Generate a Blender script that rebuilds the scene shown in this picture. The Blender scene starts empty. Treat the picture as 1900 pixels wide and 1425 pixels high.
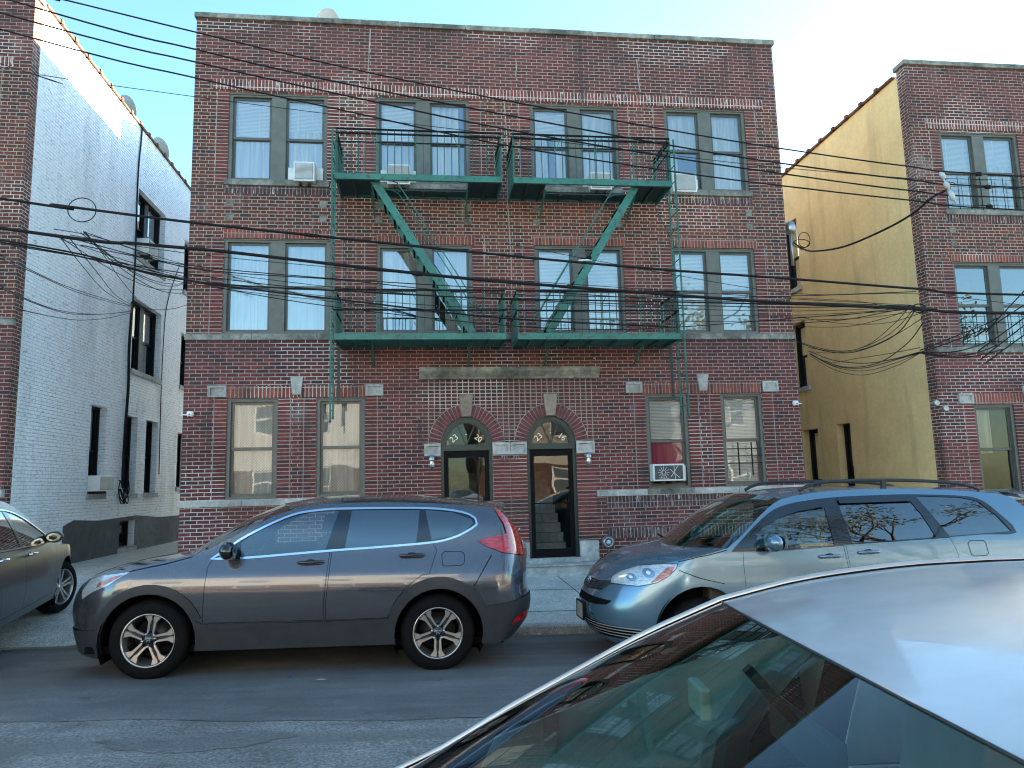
import bpy, bmesh, math, random
from math import sin, cos, pi, radians, sqrt, atan2, floor
from mathutils import Vector, Matrix
from mathutils.geometry import delaunay_2d_cdt
random.seed(7)
S = bpy.context.scene
COL = S.collection

# ---------------------------------------------------------------- camera
YAW, PITCH, ROLL = 0.121666612, 0.136553557, -0.0253146297
CAMZ = 1.70
def cam_axes():
    f = Vector((sin(YAW)*cos(PITCH), cos(YAW)*cos(PITCH), sin(PITCH)))
    r = Vector((cos(YAW), -sin(YAW), 0)); u = r.cross(f)
    c, s = cos(ROLL), sin(ROLL)
    return c*r + s*u, -s*r + c*u, f
CR, CU, CF = cam_axes()
cd = bpy.data.cameras.new("Camera"); cam = bpy.data.objects.new("Camera", cd); COL.objects.link(cam)
cam.matrix_world = Matrix(((CR.x, CU.x, -CF.x, 0), (CR.y, CU.y, -CF.y, 0), (CR.z, CU.z, -CF.z, CAMZ), (0, 0, 0, 1)))
cd.sensor_width = 36; cd.lens = 36*1370.9/1900; cd.clip_end = 600; cd.clip_start = 0.05
S.camera = cam
def at(px, py, Y):
    """point where the sight line of photo pixel (px,py) meets the upright plane y=Y"""
    d = CF + CR*((px-950)/1370.9) + CU*((712.5-py)/1370.9)
    t = Y/d.y
    return Vector((d.x*t, Y, d.z*t+CAMZ))

# ---------------------------------------------------------------- light
SUN_EL, SUN_AZ = radians(10.5), radians(31.0)      # azimuth from +X towards +Y
w = bpy.data.worlds.new("World"); S.world = w; w.use_nodes = True
nt = w.node_tree; bg = nt.nodes["Background"]
sk = nt.nodes.new("ShaderNodeTexSky"); sk.sky_type = 'NISHITA'; sk.sun_disc = False
sk.sun_elevation = SUN_EL; sk.sun_rotation = pi/2 - SUN_AZ
sk.air_density = 1.0; sk.dust_density = 0.6; sk.ozone_density = 2.5
tint = nt.nodes.new("ShaderNodeMix"); tint.data_type = 'RGBA'; tint.blend_type = 'MULTIPLY'
tint.inputs[0].default_value = 1.0; tint.inputs[7].default_value = (0.84, 0.98, 0.96, 1)
nt.links.new(sk.outputs[0], tint.inputs[6]); nt.links.new(tint.outputs[2], bg.inputs[0])
bg.inputs[1].default_value = 0.080
sl = bpy.data.lights.new("Sun", 'SUN'); sl.energy = 5.0; sl.angle = radians(0.5); sl.color = (1.0, 0.87, 0.68)
so = bpy.data.objects.new("Sun", sl); COL.objects.link(so)
sd = Vector((cos(SUN_AZ)*cos(SUN_EL), sin(SUN_AZ)*cos(SUN_EL), sin(SUN_EL)))
so.rotation_euler = sd.to_track_quat('Z', 'Y').to_euler(); so.location = sd*60
S.view_settings.view_transform = 'Standard'; S.view_settings.look = 'None'
S.view_settings.exposure = 3.38; S.view_settings.gamma = 1.0
S.render.film_transparent = False
S.cycles.max_bounces = 10; S.cycles.transparent_max_bounces = 16; S.cycles.glossy_bounces = 5
S.cycles.filter_width = 1.15
S.cycles.caustics_reflective = False; S.cycles.caustics_refractive = False

# ---------------------------------------------------------------- object helpers
def empty(name, loc, rot=(0, 0, 0)):
    o = bpy.data.objects.new(name, None); COL.objects.link(o)
    o.location = loc; o.rotation_euler = rot; o.empty_display_size = 0.2
    return o
def tag(o, label, cat=None, group=None, kind=None):
    if label: o['label'] = label
    if cat: o['category'] = cat
    if group: o['group'] = group
    if kind: o['kind'] = kind
    return o
def ROOT(o):
    while o.parent: o = o.parent
    return o
class MB:
    """collects shapes in world (or thing-local) coordinates and links them as ONE mesh object"""
    def __init__(s): s.v = []; s.f = []; s.m = []; s.mi = 0; s.sm = []; s.smooth = False; s.n = None
    def add(s, vs, fs, sm=None):
        b = len(s.v); s.v += [tuple(p) for p in vs]
        for f in fs:
            s.f.append([i+b for i in f]); s.m.append(s.mi); s.sm.append(s.smooth if sm is None else sm)
        return s
    def box(s, x0, x1, y0, y1, z0, z1):
        if x0 > x1: x0, x1 = x1, x0
        if y0 > y1: y0, y1 = y1, y0
        if z0 > z1: z0, z1 = z1, z0
        return s.add([(x0,y0,z0),(x1,y0,z0),(x1,y1,z0),(x0,y1,z0),(x0,y0,z1),(x1,y0,z1),(x1,y1,z1),(x0,y1,z1)],
              [(0,3,2,1),(4,5,6,7),(0,1,5,4),(1,2,6,5),(2,3,7,6),(3,0,4,7)], False)
    def bar(s, a, b, w, h, up=(0, 0, 1)):
        a = Vector(a); b = Vector(b); d = (b-a).normalized(); up = Vector(up)
        if abs(d.dot(up)) > 0.98: up = Vector((0, 1, 0))
        r = d.cross(up).normalized(); u = r.cross(d)
        P = []
        for c in (a, b):
            for i, j in ((-1,-1),(1,-1),(1,1),(-1,1)): P.append(c + r*(w/2*i) + u*(h/2*j))
        return s.add(P, [(0,3,2,1),(4,5,6,7),(0,1,5,4),(1,2,6,5),(2,3,7,6),(3,0,4,7)], False)
    def tube(s, pts, r, n=8, cap=True):
        pts = [Vector(p) for p in pts]; m = len(pts); P = []; up = None
        for i, p in enumerate(pts):
            d = (pts[min(i+1, m-1)] - pts[max(i-1, 0)]).normalized()
            if up is None:
                up = Vector((0, 0, 1)) if abs(d.z) < 0.9 else Vector((0, 1, 0))
            a = d.cross(up).normalized(); b = a.cross(d); up = b
            rr = r[i] if isinstance(r, (list, tuple)) else r
            for k in range(n):
                t = 2*pi*k/n; P.append(p + a*(rr*cos(t)) + b*(rr*sin(t)))
        F = [(i*n+k, i*n+(k+1) % n, (i+1)*n+(k+1) % n, (i+1)*n+k) for i in range(m-1) for k in range(n)]
        if cap: F += [tuple(range(n))[::-1], tuple((m-1)*n+k for k in range(n))]
        return s.add(P, F, True)
    def lathe(s, prof, c, axis='z', n=24, arc=None):
        """prof: list of (r, h) along the axis"""
        P = []; c = Vector(c)
        for r, h in prof:
            for k in range(n):
                t = 2*pi*k/n; a, b = r*cos(t), r*sin(t)
                P.append(c + (Vector((a, b, h)) if axis == 'z' else Vector((a, h, b)) if axis == 'y' else Vector((h, a, b))))
        m = len(prof)
        F = [(i*n+k, i*n+(k+1) % n, (i+1)*n+(k+1) % n, (i+1)*n+k) for i in range(m-1) for k in range(n)]
        return s.add(P, F, True)
    def prism(s, poly, y0, y1, frame=None):
        """poly in (x,z), extruded from y0 to y1"""
        n = len(poly); fr = frame or (lambda u, v, d: (u, d, v))
        P = [fr(a, b, y0) for a, b in poly] + [fr(a, b, y1) for a, b in poly]
        F = [tuple(range(n)), tuple(range(n, 2*n))[::-1]] + [(i, i+n, (i+1) % n+n, (i+1) % n) for i in range(n)]
        return s.add(P, F, False)
    def build(s, name, mats, parent=None, fixn=True, local=False, bevel=0, normals=None):
        me = bpy.data.meshes.new(name)
        off = Vector((0, 0, 0))
        if parent is not None and not local: off = ROOT(parent).location
        me.from_pydata([(p[0]-off.x, p[1]-off.y, p[2]-off.z) for p in s.v], [], s.f)
        if not isinstance(mats, (list, tuple)): mats = [mats]
        for m in mats: me.materials.append(m)
        me.polygons.foreach_set('material_index', s.m); me.polygons.foreach_set('use_smooth', s.sm)
        me.update()
        if fixn:
            bm = bmesh.new(); bm.from_mesh(me)
            bmesh.ops.recalc_face_normals(bm, faces=bm.faces); bm.to_mesh(me); bm.free()
        if normals is not None: me.normals_split_custom_set_from_vertices([tuple(n) for n in normals])
        o = bpy.data.objects.new(name, me); COL.objects.link(o)
        if parent is not None: o.parent = parent
        if bevel:
            md = o.modifiers.new('bevel', 'BEVEL'); md.width = bevel; md.segments = 2; md.limit_method = 'ANGLE'; md.angle_limit = radians(40)
        return o

# ---------------------------------------------------------------- node helpers
class X:
    """tiny expression wrapper round shader sockets"""
    def __init__(s, nt, sock): s.nt = nt; s.s = sock
    def _m(s, op, *a):
        n = s.nt.nodes.new("ShaderNodeMath"); n.operation = op
        for i, v in enumerate((s,)+a):
            if isinstance(v, X): s.nt.links.new(v.s, n.inputs[i])
            else: n.inputs[i].default_value = v
        return X(s.nt, n.outputs[0])
    def __add__(s, o): return s._m('ADD', o)
    def __sub__(s, o): return s._m('SUBTRACT', o)
    def __mul__(s, o): return s._m('MULTIPLY', o)
    def __truediv__(s, o): return s._m('DIVIDE', o)
    def rsub(s, o): return (s*-1.0)+o
    def fl(s): return s._m('FLOOR')
    def mod(s, o): return s._m('FLOORED_MODULO', o)
    def mn(s, o): return s._m('MINIMUM', o)
    def mx(s, o): return s._m('MAXIMUM', o)
    def gt(s, o): return s._m('GREATER_THAN', o)
    def lt(s, o): return s._m('LESS_THAN', o)
    def absv(s): return s._m('ABSOLUTE')
    def sinv(s): return s._m('SINE')
    def powv(s, o): return s._m('POWER', o)
class MT:
    def __init__(s, name):
        s.m = bpy.data.materials.new(name); s.m.use_nodes = True; s.nt = s.m.node_tree
        s.b = s.nt.nodes["Principled BSDF"]
    def n(s, t): return s.nt.nodes.new(t)
    def link(s, a, b): s.nt.links.new(a.s if isinstance(a, X) else a, b)
    def pos(s, world=True):
        if world: g = s.n("ShaderNodeNewGeometry"); return g.outputs['Position']
        g = s.n("ShaderNodeTexCoord"); return g.outputs['Object']
    def xyz(s, v):
        q = s.n("ShaderNodeSeparateXYZ"); s.link(v, q.inputs[0]); return [X(s.nt, q.outputs[i]) for i in range(3)]
    def comb(s, a, b, c):
        q = s.n("ShaderNodeCombineXYZ")
        for i, v in enumerate((a, b, c)):
            if isinstance(v, X): s.link(v, q.inputs[i])
            else: q.inputs[i].default_value = v
        return q.outputs[0]
    def noise(s, v, scale, detail=3, rough=.5, scl=None, w=None):
        if scl:
            mp = s.n("ShaderNodeMapping"); mp.inputs['Scale'].default_value = scl; s.link(v, mp.inputs[0]); v = mp.outputs[0]
        q = s.n("ShaderNodeTexNoise"); q.inputs['Scale'].default_value = scale; q.inputs['Detail'].default_value = detail
        q.inputs['Roughness'].default_value = rough; s.link(v, q.inputs['Vector'])
        return X(s.nt, q.outputs['Fac'])
    def white(s, v):
        q = s.n("ShaderNodeTexWhiteNoise"); s.link(v, q.inputs['Vector']); return X(s.nt, q.outputs['Value'])
    def ramp(s, f, stops, interp='LINEAR'):
        q = s.n("ShaderNodeValToRGB"); q.color_ramp.interpolation = interp
        e = q.color_ramp.elements
        while len(e) < len(stops): e.new(0.5)
        for i, (p, c) in enumerate(stops):
            e[i].position = p; e[i].color = (c, c, c, 1) if isinstance(c, (int, float)) else (*c, 1)
        s.link(f, q.inputs[0]); return q.outputs[0]
    def mix(s, f, a, b, mode='MIX'):
        q = s.n("ShaderNodeMix"); q.data_type = 'RGBA'; q.blend_type = mode
        for k, v in ((0, f), (6, a), (7, b)):
            if isinstance(v, (int, float)): q.inputs[k].default_value = v if k == 0 else (v, v, v, 1)
            elif isinstance(v, tuple): q.inputs[k].default_value = (*v, 1)
            else: s.link(v, q.inputs[k])
        return q.outputs[2]
    def bump(s, h, dist, strength=1.0):
        q = s.n("ShaderNodeBump"); q.inputs['Distance'].default_value = dist; q.inputs['Strength'].default_value = strength
        s.link(h, q.inputs['Height']); s.link(q.outputs[0], s.b.inputs['Normal']); return q
    def set(s, **k):
        for a, v in k.items():
            a = a.replace('_', ' ')
            if isinstance(v, X) or hasattr(v, 'is_output'): s.link(v, s.b.inputs[a])
            elif isinstance(v, tuple): s.b.inputs[a].default_value = (*v, 1) if len(v) == 3 else v
            else: s.b.inputs[a].default_value = v
        return s
def plain(name, col, rough=.6, metal=0, var=.12, scale=6, bump=0, coat=0, world=False, spec=None):
    t = MT(name); p = t.pos(world)
    n = t.noise(p, scale, 4)
    f = t.ramp(n, [(.3, 1-var), (.7, 1+var)])
    t.set(Base_Color=t.mix(1.0, col, f, 'MULTIPLY'), Roughness=rough, Metallic=metal)
    if spec is None and max(col) < .02 and rough > .4: spec = .12
    if spec is not None: t.b.inputs['Specular IOR Level'].default_value = spec
    if coat: t.set(Coat_Weight=coat, Coat_Roughness=.03)
    if bump: t.bump(t.noise(p, scale*6, 3), bump)
    return t.m

H, BW = .0685, .213
def brick(name, mode='flemish', axis='x', dark=(.096,.028,.019), light=(.185,.046,.029), mortar=(.44,.385,.32), stain=.5, paint=None, z0=0.0):
    t = MT(name); p = t.pos()
    x, y, z = t.xyz(p)
    wob = t.noise(p, 9, 2); wob2 = t.noise(p, 7.3, 2, scl=(1, 1, 1.3))
    u = (x if axis == 'x' else y) + (wob-.5)*.010
    v = z - z0 + (wob2-.5)*.010
    h, P, s_, off, m = H, BW, BW, BW/2, .0125
    if mode == 'flemish': P, s_, off = BW*1.5, BW, BW*.75
    if mode == 'header': P = s_ = BW/2; off = 0
    if mode == 'rows': P = s_ = 50.; off = 0
    if mode == 'soldier': u, v = v, u; P = s_ = BW+.01; off = 0
    row = (v/h).fl(); fv = v - row*h
    uu = u + row.mod(2)*off + (300 if mode == 'rows' else 100*P)
    if mode == 'soldier': uu = u + 30*P
    k = (uu/P).fl(); tt = uu - k*P
    if s_ < P:
        isb = tt.gt(s_); dl = tt - isb*s_; dr = (isb*(P-s_)+s_) - tt
        du = dl.mn(dr.absv()) ; idx = k*2+isb
        # right distance for stretcher and header
        drA = tt.rsub(s_).absv(); drB = tt.rsub(P)
        du = dl.mn(drA).mn(drB)
    else:
        du = tt.mn(tt.rsub(P)); idx = k
    dv = fv.mn(fv.rsub(h))
    d = du.mn(dv) if mode != 'rows' else dv
    fine = t.noise(p, 60, 3)
    mk = t.ramp((d - m/2 + (fine-.5)*.006)*60+.5, [(.3, 0), (.62, 1)])      # 1 = brick
    if mode == 'rows': rnd = t.white(t.comb(row, row*3.7, (x*.5).fl()))
    else: rnd = t.white(t.comb(idx, row, 0.0))
    big = t.noise(p, .55, 4, .6); sm = t.noise(p, 14, 4)
    if paint is None:
        col = t.mix(rnd, dark, light)
        col = t.mix(t.ramp(rnd, [(.74, 0), (.90, 1)]), col, tuple(c*.48+.012 for c in dark))
        col = t.mix(1.0, col, t.ramp(sm, [(.3, .72), (.7, 1.25)]), 'MULTIPLY')
        dirt = t.ramp(big, [(.35, .70), (.62, 1.12)])
        col = t.mix(1.0, col, dirt, 'MULTIPLY')
        mo = t.mix(t.noise(p, 25, 3), tuple(c*.62 for c in mortar), tuple(c*1.25 for c in mortar))
        c = t.mix(mk, mo, col)
        # pale lime bloom in patches
        bl = t.ramp(t.noise(p, 1.15, 6, .68, scl=(1, 1, .8)), [(.60, 0), (.76, stain)])
        c = t.mix(bl, c, (.33, .29, .28))
        st = t.ramp(t.noise(p, 1.6, 5, .6, scl=(1.6, 1.6, .35)), [(.56, 0), (.76, .62)])   # dark run stains
        c = t.mix(st, c, (.028, .022, .025))
        for zz, st_, ln in ((10.75, .55, 1.1), (7.40, .5, .55), (4.44, .5, .8), (3.66, .3, .5), (1.44, .35, .5)):
            q = (z*-1.0+zz); m_ = q.gt(0.0)*t.noise(p, 1.0, 4, .6, scl=(5, 5, .25)); g_ = (q/ln).rsub(1.0).mx(0.0).mn(1.0)
            c = t.mix(t.ramp(m_*g_, [(.22, 0), (.62, st_)]), c, (.035, .026, .028))
        rp = t.ramp(t.noise(p, .42, 2, .4, scl=(1, 1, 1.5)), [(.56, 0), (.60, .8)])
        c = t.mix(X(t.nt, rp)*X(t.nt, t.ramp(mk, [(0, 1), (1, 0)])), c, (.66, .62, .56))
        if mode == 'soldier' and stain >= .45:
            c = t.mix(t.ramp(t.noise(p, 2.4, 5, .7, scl=(7, 7, 1.6)), [(.56, 0), (.66, .75)]), c, (.62, .60, .56))
        c = t.mix(t.ramp(t.noise(p, 5.5, 3, .6, scl=(1, 1, 2.2)), [(.735, 0), (.76, .8)]), c, (.62, .60, .57))
        t.set(Roughness=.88)
    else:
        st = t.ramp(t.noise(p, .9, 6, .62, scl=(1, 1.3, .35)), [(.48, 0), (.80, .6)])
        fl = t.ramp(t.noise(p, 9, 6, .78, scl=(1, .8, 3.2)), [(.555, 0), (.64, .75)])
        c = t.mix(st, paint, tuple(q*.42 for q in paint))
        c = t.mix(fl, c, (.20, .20, .20))
        c = t.mix(t.ramp(t.noise(p, 3.2, 6, .75, scl=(1, 1.6, .22)), [(.58, 0), (.72, .42)]), c, (.22, .24, .25))
        c = t.mix(t.ramp(mk, [(0, .16), (.6, 0)]), c, (.16, .17, .18))
        t.set(Roughness=.75)
    t.set(Base_Color=c)
    t.bump(X(t.nt, mk)*1.0 + sm*.35, .006 if paint is None else .014, 1.0)
    return t.m
def concrete(name, col, scale=8, var=.35, bump=.004, speck=0, rough=.9, streak=0, sps=95):
    base = col; t = MT(name); p = t.pos()
    a = t.noise(p, scale, 6, .65); b = t.noise(p, scale*.12, 4, .6); c = t.noise(p, scale*14, 2)
    f = t.ramp(a, [(.3, 1-var), (.7, 1+var)])
    col = t.mix(1.0, col, f, 'MULTIPLY')
    col = t.mix(1.0, col, t.ramp(b, [(.35, 1-var*1.2), (.65, 1+var*.5)]), 'MULTIPLY')
    if streak:
        k_ = t.noise(p, 2.2, 5, .6, scl=(1, 1, .12)); col = t.mix(t.ramp(k_, [(.55, 0), (.75, streak)]), col, tuple(q*.55 for q in base))
    if speck:
        sp = t.ramp(t.noise(p, sps, 3, .6), [(.38, 1-speck), (.5, 1), (.64, 1+speck*1.6)])
        col = t.mix(1.0, col, sp, 'MULTIPLY')
    t.set(Base_Color=col, Roughness=rough); t.bump(a+c*.6, bump)
    return t.m
def glassmat(name, tint=(.75,.82,.80), refl=.18, rough=.0, wavy=.0, k=1.7):
    """thin sheet of window glass: tinted see-through plus mirror reflection"""
    t = MT(name); nt = t.nt
    tr = t.n("ShaderNodeBsdfTransparent"); tr.inputs[0].default_value = (*tint, 1)
    gl = t.n("ShaderNodeBsdfGlossy"); gl.inputs['Roughness'].default_value = rough; gl.inputs[0].default_value = (1, 1, 1, 1)
    lw = t.n("ShaderNodeFresnel"); lw.inputs[0].default_value = 1.5
    fac = X(nt, lw.outputs[0])*k + (refl-.04*k)
    mx = t.n("ShaderNodeMixShader"); t.link(fac.mn(.95).mx(.02), mx.inputs[0]); nt.links.new(tr.outputs[0], mx.inputs[1]); nt.links.new(gl.outputs[0], mx.inputs[2])
    if wavy:
        bp = t.n("ShaderNodeBump"); bp.inputs['Distance'].default_value = wavy
        t.link(t.noise(t.pos(), 1.7, 1), bp.inputs['Height']); nt.links.new(bp.outputs[0], gl.inputs['Normal'])
    nt.links.new(mx.outputs[0], nt.nodes['Material Output'].inputs[0]); nt.nodes.remove(t.b)
    return t.m
def curtainmat(name, col=(.75,.76,.74), trans=.35, pattern=0):
    t = MT(name); p = t.pos(); x, y, z = t.xyz(p)
    f = t.noise(p, 3, 2, scl=(8, 1, .25))
    c = t.mix(1.0, col, t.ramp(f, [(.3, .6), (.7, 1.1)]), 'MULTIPLY')
    if pattern:
        q = ((x*120).sinv()*(z*120).sinv()).gt(0.0)
        c = t.mix(q*.55, c, tuple(v*.30 for v in col))
    t.set(Base_Color=c, Roughness=.9)
    tl = t.n("ShaderNodeBsdfTranslucent"); tl.inputs[0].default_value = (*col, 1)
    mx = t.n("ShaderNodeMixShader"); mx.inputs[0].default_value = trans
    t.nt.links.new(t.b.outputs[0], mx.inputs[1]); t.nt.links.new(tl.outputs[0], mx.inputs[2])
    t.nt.links.new(mx.outputs[0], t.nt.nodes['Material Output'].inputs[0])
    return t.m
def blindmat(name):
    t = MT(name); p = t.pos(); x, y, z = t.xyz(p)
    s = (z*(2*pi/.028)).sinv()
    t.set(Base_Color=t.mix(t.ramp(s*.5+.5, [(.05, 0), (.4, 1)]), (.30,.31,.30), (.72,.73,.70)), Roughness=.6)
    t.bump(s, .004); return t.m

M = {}
BR = dict(run=brick('brick_running', 'running', dark=(.100,.028,.025), light=(.165,.040,.033), mortar=(.42,.34,.30), stain=.28),
          fle=brick('brick_flemish', 'flemish'), hed=brick('brick_header', 'header', light=(.15,.04,.04)),
          row=brick('brick_rows', 'rows', dark=(.12,.028,.025), light=(.20,.042,.033), stain=.2),
          sol=brick('brick_soldier', 'soldier', dark=(.20,.050,.035), light=(.29,.075,.045), stain=.15, mortar=(.36,.31,.28)),
          solw=brick('brick_soldier_pale', 'soldier', dark=(.15,.04,.035), light=(.25,.06,.045), mortar=(.72,.68,.62), stain=.45),
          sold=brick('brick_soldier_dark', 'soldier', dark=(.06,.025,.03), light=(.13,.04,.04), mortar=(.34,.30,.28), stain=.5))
M['mortar'] = concrete('mortar', (.34,.31,.29), 30)
M['side_brick'] = brick('brick_side', 'running', axis='y')
M['white_brick'] = brick('painted_white_brick', 'running', axis='y', paint=(.84,.87,.89))
M['grey_render'] = concrete('grey_cement_render', (.10,.105,.11), 5, .3, .01)
M['stucco'] = concrete('yellow_stucco', (.70,.49,.23), 14, .08, .003, streak=.6)
M['stone'] = concrete('limestone', (.40,.40,.37), 12, .28, .003)
M['stone_dark'] = concrete('weathered_stone', (.22,.22,.19), 10, .5, .004)
M['stone_green'] = concrete('mossy_stone', (.24,.235,.18), 9, .45, .004)
M['tan_stone'] = concrete('tan_stone', (.33,.26,.19), 10, .3, .003)
M['frame'] = plain('olive_window_frame', (.105,.105,.088), .5, 0, .18, 5)
M['frame_dark'] = plain('dark_window_frame', (.014,.014,.014), .45, 0, .15, 5)
M['sash'] = plain('sash_metal', (.075,.078,.070), .4, 0, .15, 8)
M['glass'] = glassmat('window_glass', (.70,.76,.76), .09, wavy=.0012)
M['glass_sky'] = glassmat('window_glass_coated', (.88,.92,.90), .24, wavy=.003)
M['glass_low'] = glassmat('ground_floor_glass', (.93,.95,.93), .055, wavy=.003)
M['glass_dark'] = glassmat('dark_glass', (.25,.28,.28), .14, wavy=.001)
M['fan_glass'] = glassmat('fanlight_glass', (.20,.22,.20), .04, wavy=.002)
M['door_glass'] = glassmat('door_glass', (.80,.84,.82), .048, wavy=.003)
M['curtain'] = curtainmat('white_curtain', (.82,.80,.74))
M['lace'] = curtainmat('lace_curtain', (.80,.82,.78), .35, 1)
M['drape'] = curtainmat('cream_drape', (.62,.58,.48), .3)
M['blind'] = blindmat('blind_slats')
M['shade_red'] = curtainmat('red_shade', (.50,.07,.13), .2)
M['room'] = plain('room_wall', (.10,.095,.085), .9)
M['room_dark'] = plain('dark_room', (.025,.025,.025), .9)
M['black'] = plain('black_metal', (.004,.004,.0045), .6)
M['dgreen'] = plain('dark_green_paint', (.006,.025,.02), .4, 0, .25, 10)
def greenpaint():
    t = MT('green_enamel'); p = t.pos()
    c = t.mix(t.ramp(t.noise(p, 5, 5, .6), [(.35, 0), (.7, 1)]), (.018,.125,.092), (.030,.190,.140))
    c = t.mix(t.ramp(t.noise(p, 11, 6, .72), [(.54, 0), (.62, .85)]), c, (.06,.032,.018))
    c = t.mix(t.ramp(t.noise(p, 2.5, 4, .6), [(.45, 0), (.65, .55)]), c, (.012,.06,.045))
    t.set(Base_Color=c, Roughness=.45); t.bump(t.noise(p, 60, 3), .001); return t.m
M['green'] = greenpaint()
M['white_plastic'] = plain('white_plastic', (.62,.64,.62), .4)
M['white_paint'] = plain('white_paint', (.72,.72,.70), .5)
M['grille'] = plain('grey_grille', (.22,.24,.25), .5)
M['cable'] = plain('cable_rubber', (.012,.012,.013), .6)
M['steel'] = plain('galvanised_steel', (.35,.36,.37), .35, .9)
M['porcelain'] = plain('insulator_porcelain', (.42,.44,.44), .2)
M['tar'] = plain('roof_tar', (.03,.03,.03), .9)
M['tile_brown'] = concrete('clay_coping', (.14,.06,.035), 12, .4)

# ================================================================ 2-D filling
def inpoly(x, y, P):
    c = False; j = len(P)-1
    for i in range(len(P)):
        xi, yi = P[i]; xj, yj = P[j]
        if (yi > y) != (yj > y) and x < (xj-xi)*(y-yi)/(yj-yi)+xi: c = not c
        j = i
    return c
def dens(P, step):
    if not step: return list(P)
    R = []
    for i in range(len(P)):
        a = P[i]; b = P[(i+1) % len(P)]; n = max(1, int(math.hypot(b[0]-a[0], b[1]-a[1])/step+.5))
        for k in range(n): R.append((a[0]+(b[0]-a[0])*k/n, a[1]+(b[1]-a[1])*k/n))
    return R
def fill2d(outer, holes=(), step=0, regions=(), lines=()):
    """triangulates outer minus holes; regions = [(poly, material)] ; returns verts, tris, mats"""
    V = []; E = []
    def loop(P, closed=True):
        b = len(V); P = dens(P, step) if closed else P
        V.extend(Vector(p) for p in P); n = len(P)
        E.extend((b+i, b+(i+1) % n) for i in range(n if closed else n-1))
        return P
    outer = loop(outer); holes = [loop(h) for h in holes]; regs = [(loop(r), m) for r, m in regions]
    if step:
        xs = [p[0] for p in outer]; ys = [p[1] for p in outer]
        x = min(xs)+step*.5
        while x < max(xs):
            y = min(ys)+step*.5
            while y < max(ys):
                if inpoly(x, y, outer) and not any(inpoly(x, y, h) for h in holes): V.append(Vector((x, y)))
                y += step
            x += step
    v, e, f, *_ = delaunay_2d_cdt(V, E, [], 0, 1e-5)
    T = []; MI = []
    for t in f:
        cx = sum(v[i][0] for i in t)/3; cy = sum(v[i][1] for i in t)/3
        if not inpoly(cx, cy, outer) or any(inpoly(cx, cy, h) for h in holes): continue
        m = 0
        for r, k in regs:
            if inpoly(cx, cy, r): m = k
        T.append(list(t)); MI.append(m)
    used = sorted({i for t in T for i in t}); mp = {o: n for n, o in enumerate(used)}
    return [(v[i][0], v[i][1]) for i in used], [[mp[i] for i in t] for t in T], MI
def rect(a, b, c, d): return [(a, c), (b, c), (b, d), (a, d)]
def plate(mb, fr, outer, holes=(), regions=(), reveal=0, d=0, rev_mi=0):
    v, t, mi = fill2d(outer, holes, 0, regions)
    b = len(mb.v); mb.v += [tuple(fr(u, w_, d)) for u, w_ in v]
    for tt, m in zip(t, mi): mb.f.append([i+b for i in tt]); mb.m.append(m); mb.sm.append(False)
    if reveal:
        mb.mi = rev_mi
        for h in holes:
            n = len(h)
            for i in range(n):
                p, q = h[i], h[(i+1) % n]
                mb.add([fr(p[0], p[1], d), fr(q[0], q[1], d), fr(q[0], q[1], d+reveal), fr(p[0], p[1], d+reveal)], [(0, 1, 2, 3)])
        mb.mi = 0
def fbox(mb, fr, u0, u1, v0, v1, d0, d1):
    a = fr(u0, v0, d0); b = fr(u1, v1, d1); return mb.box(a[0], b[0], a[1], b[1], a[2], b[2])
YF = 13.7
FRONT = lambda u, v, d: (u, YF+d, v)

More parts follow.
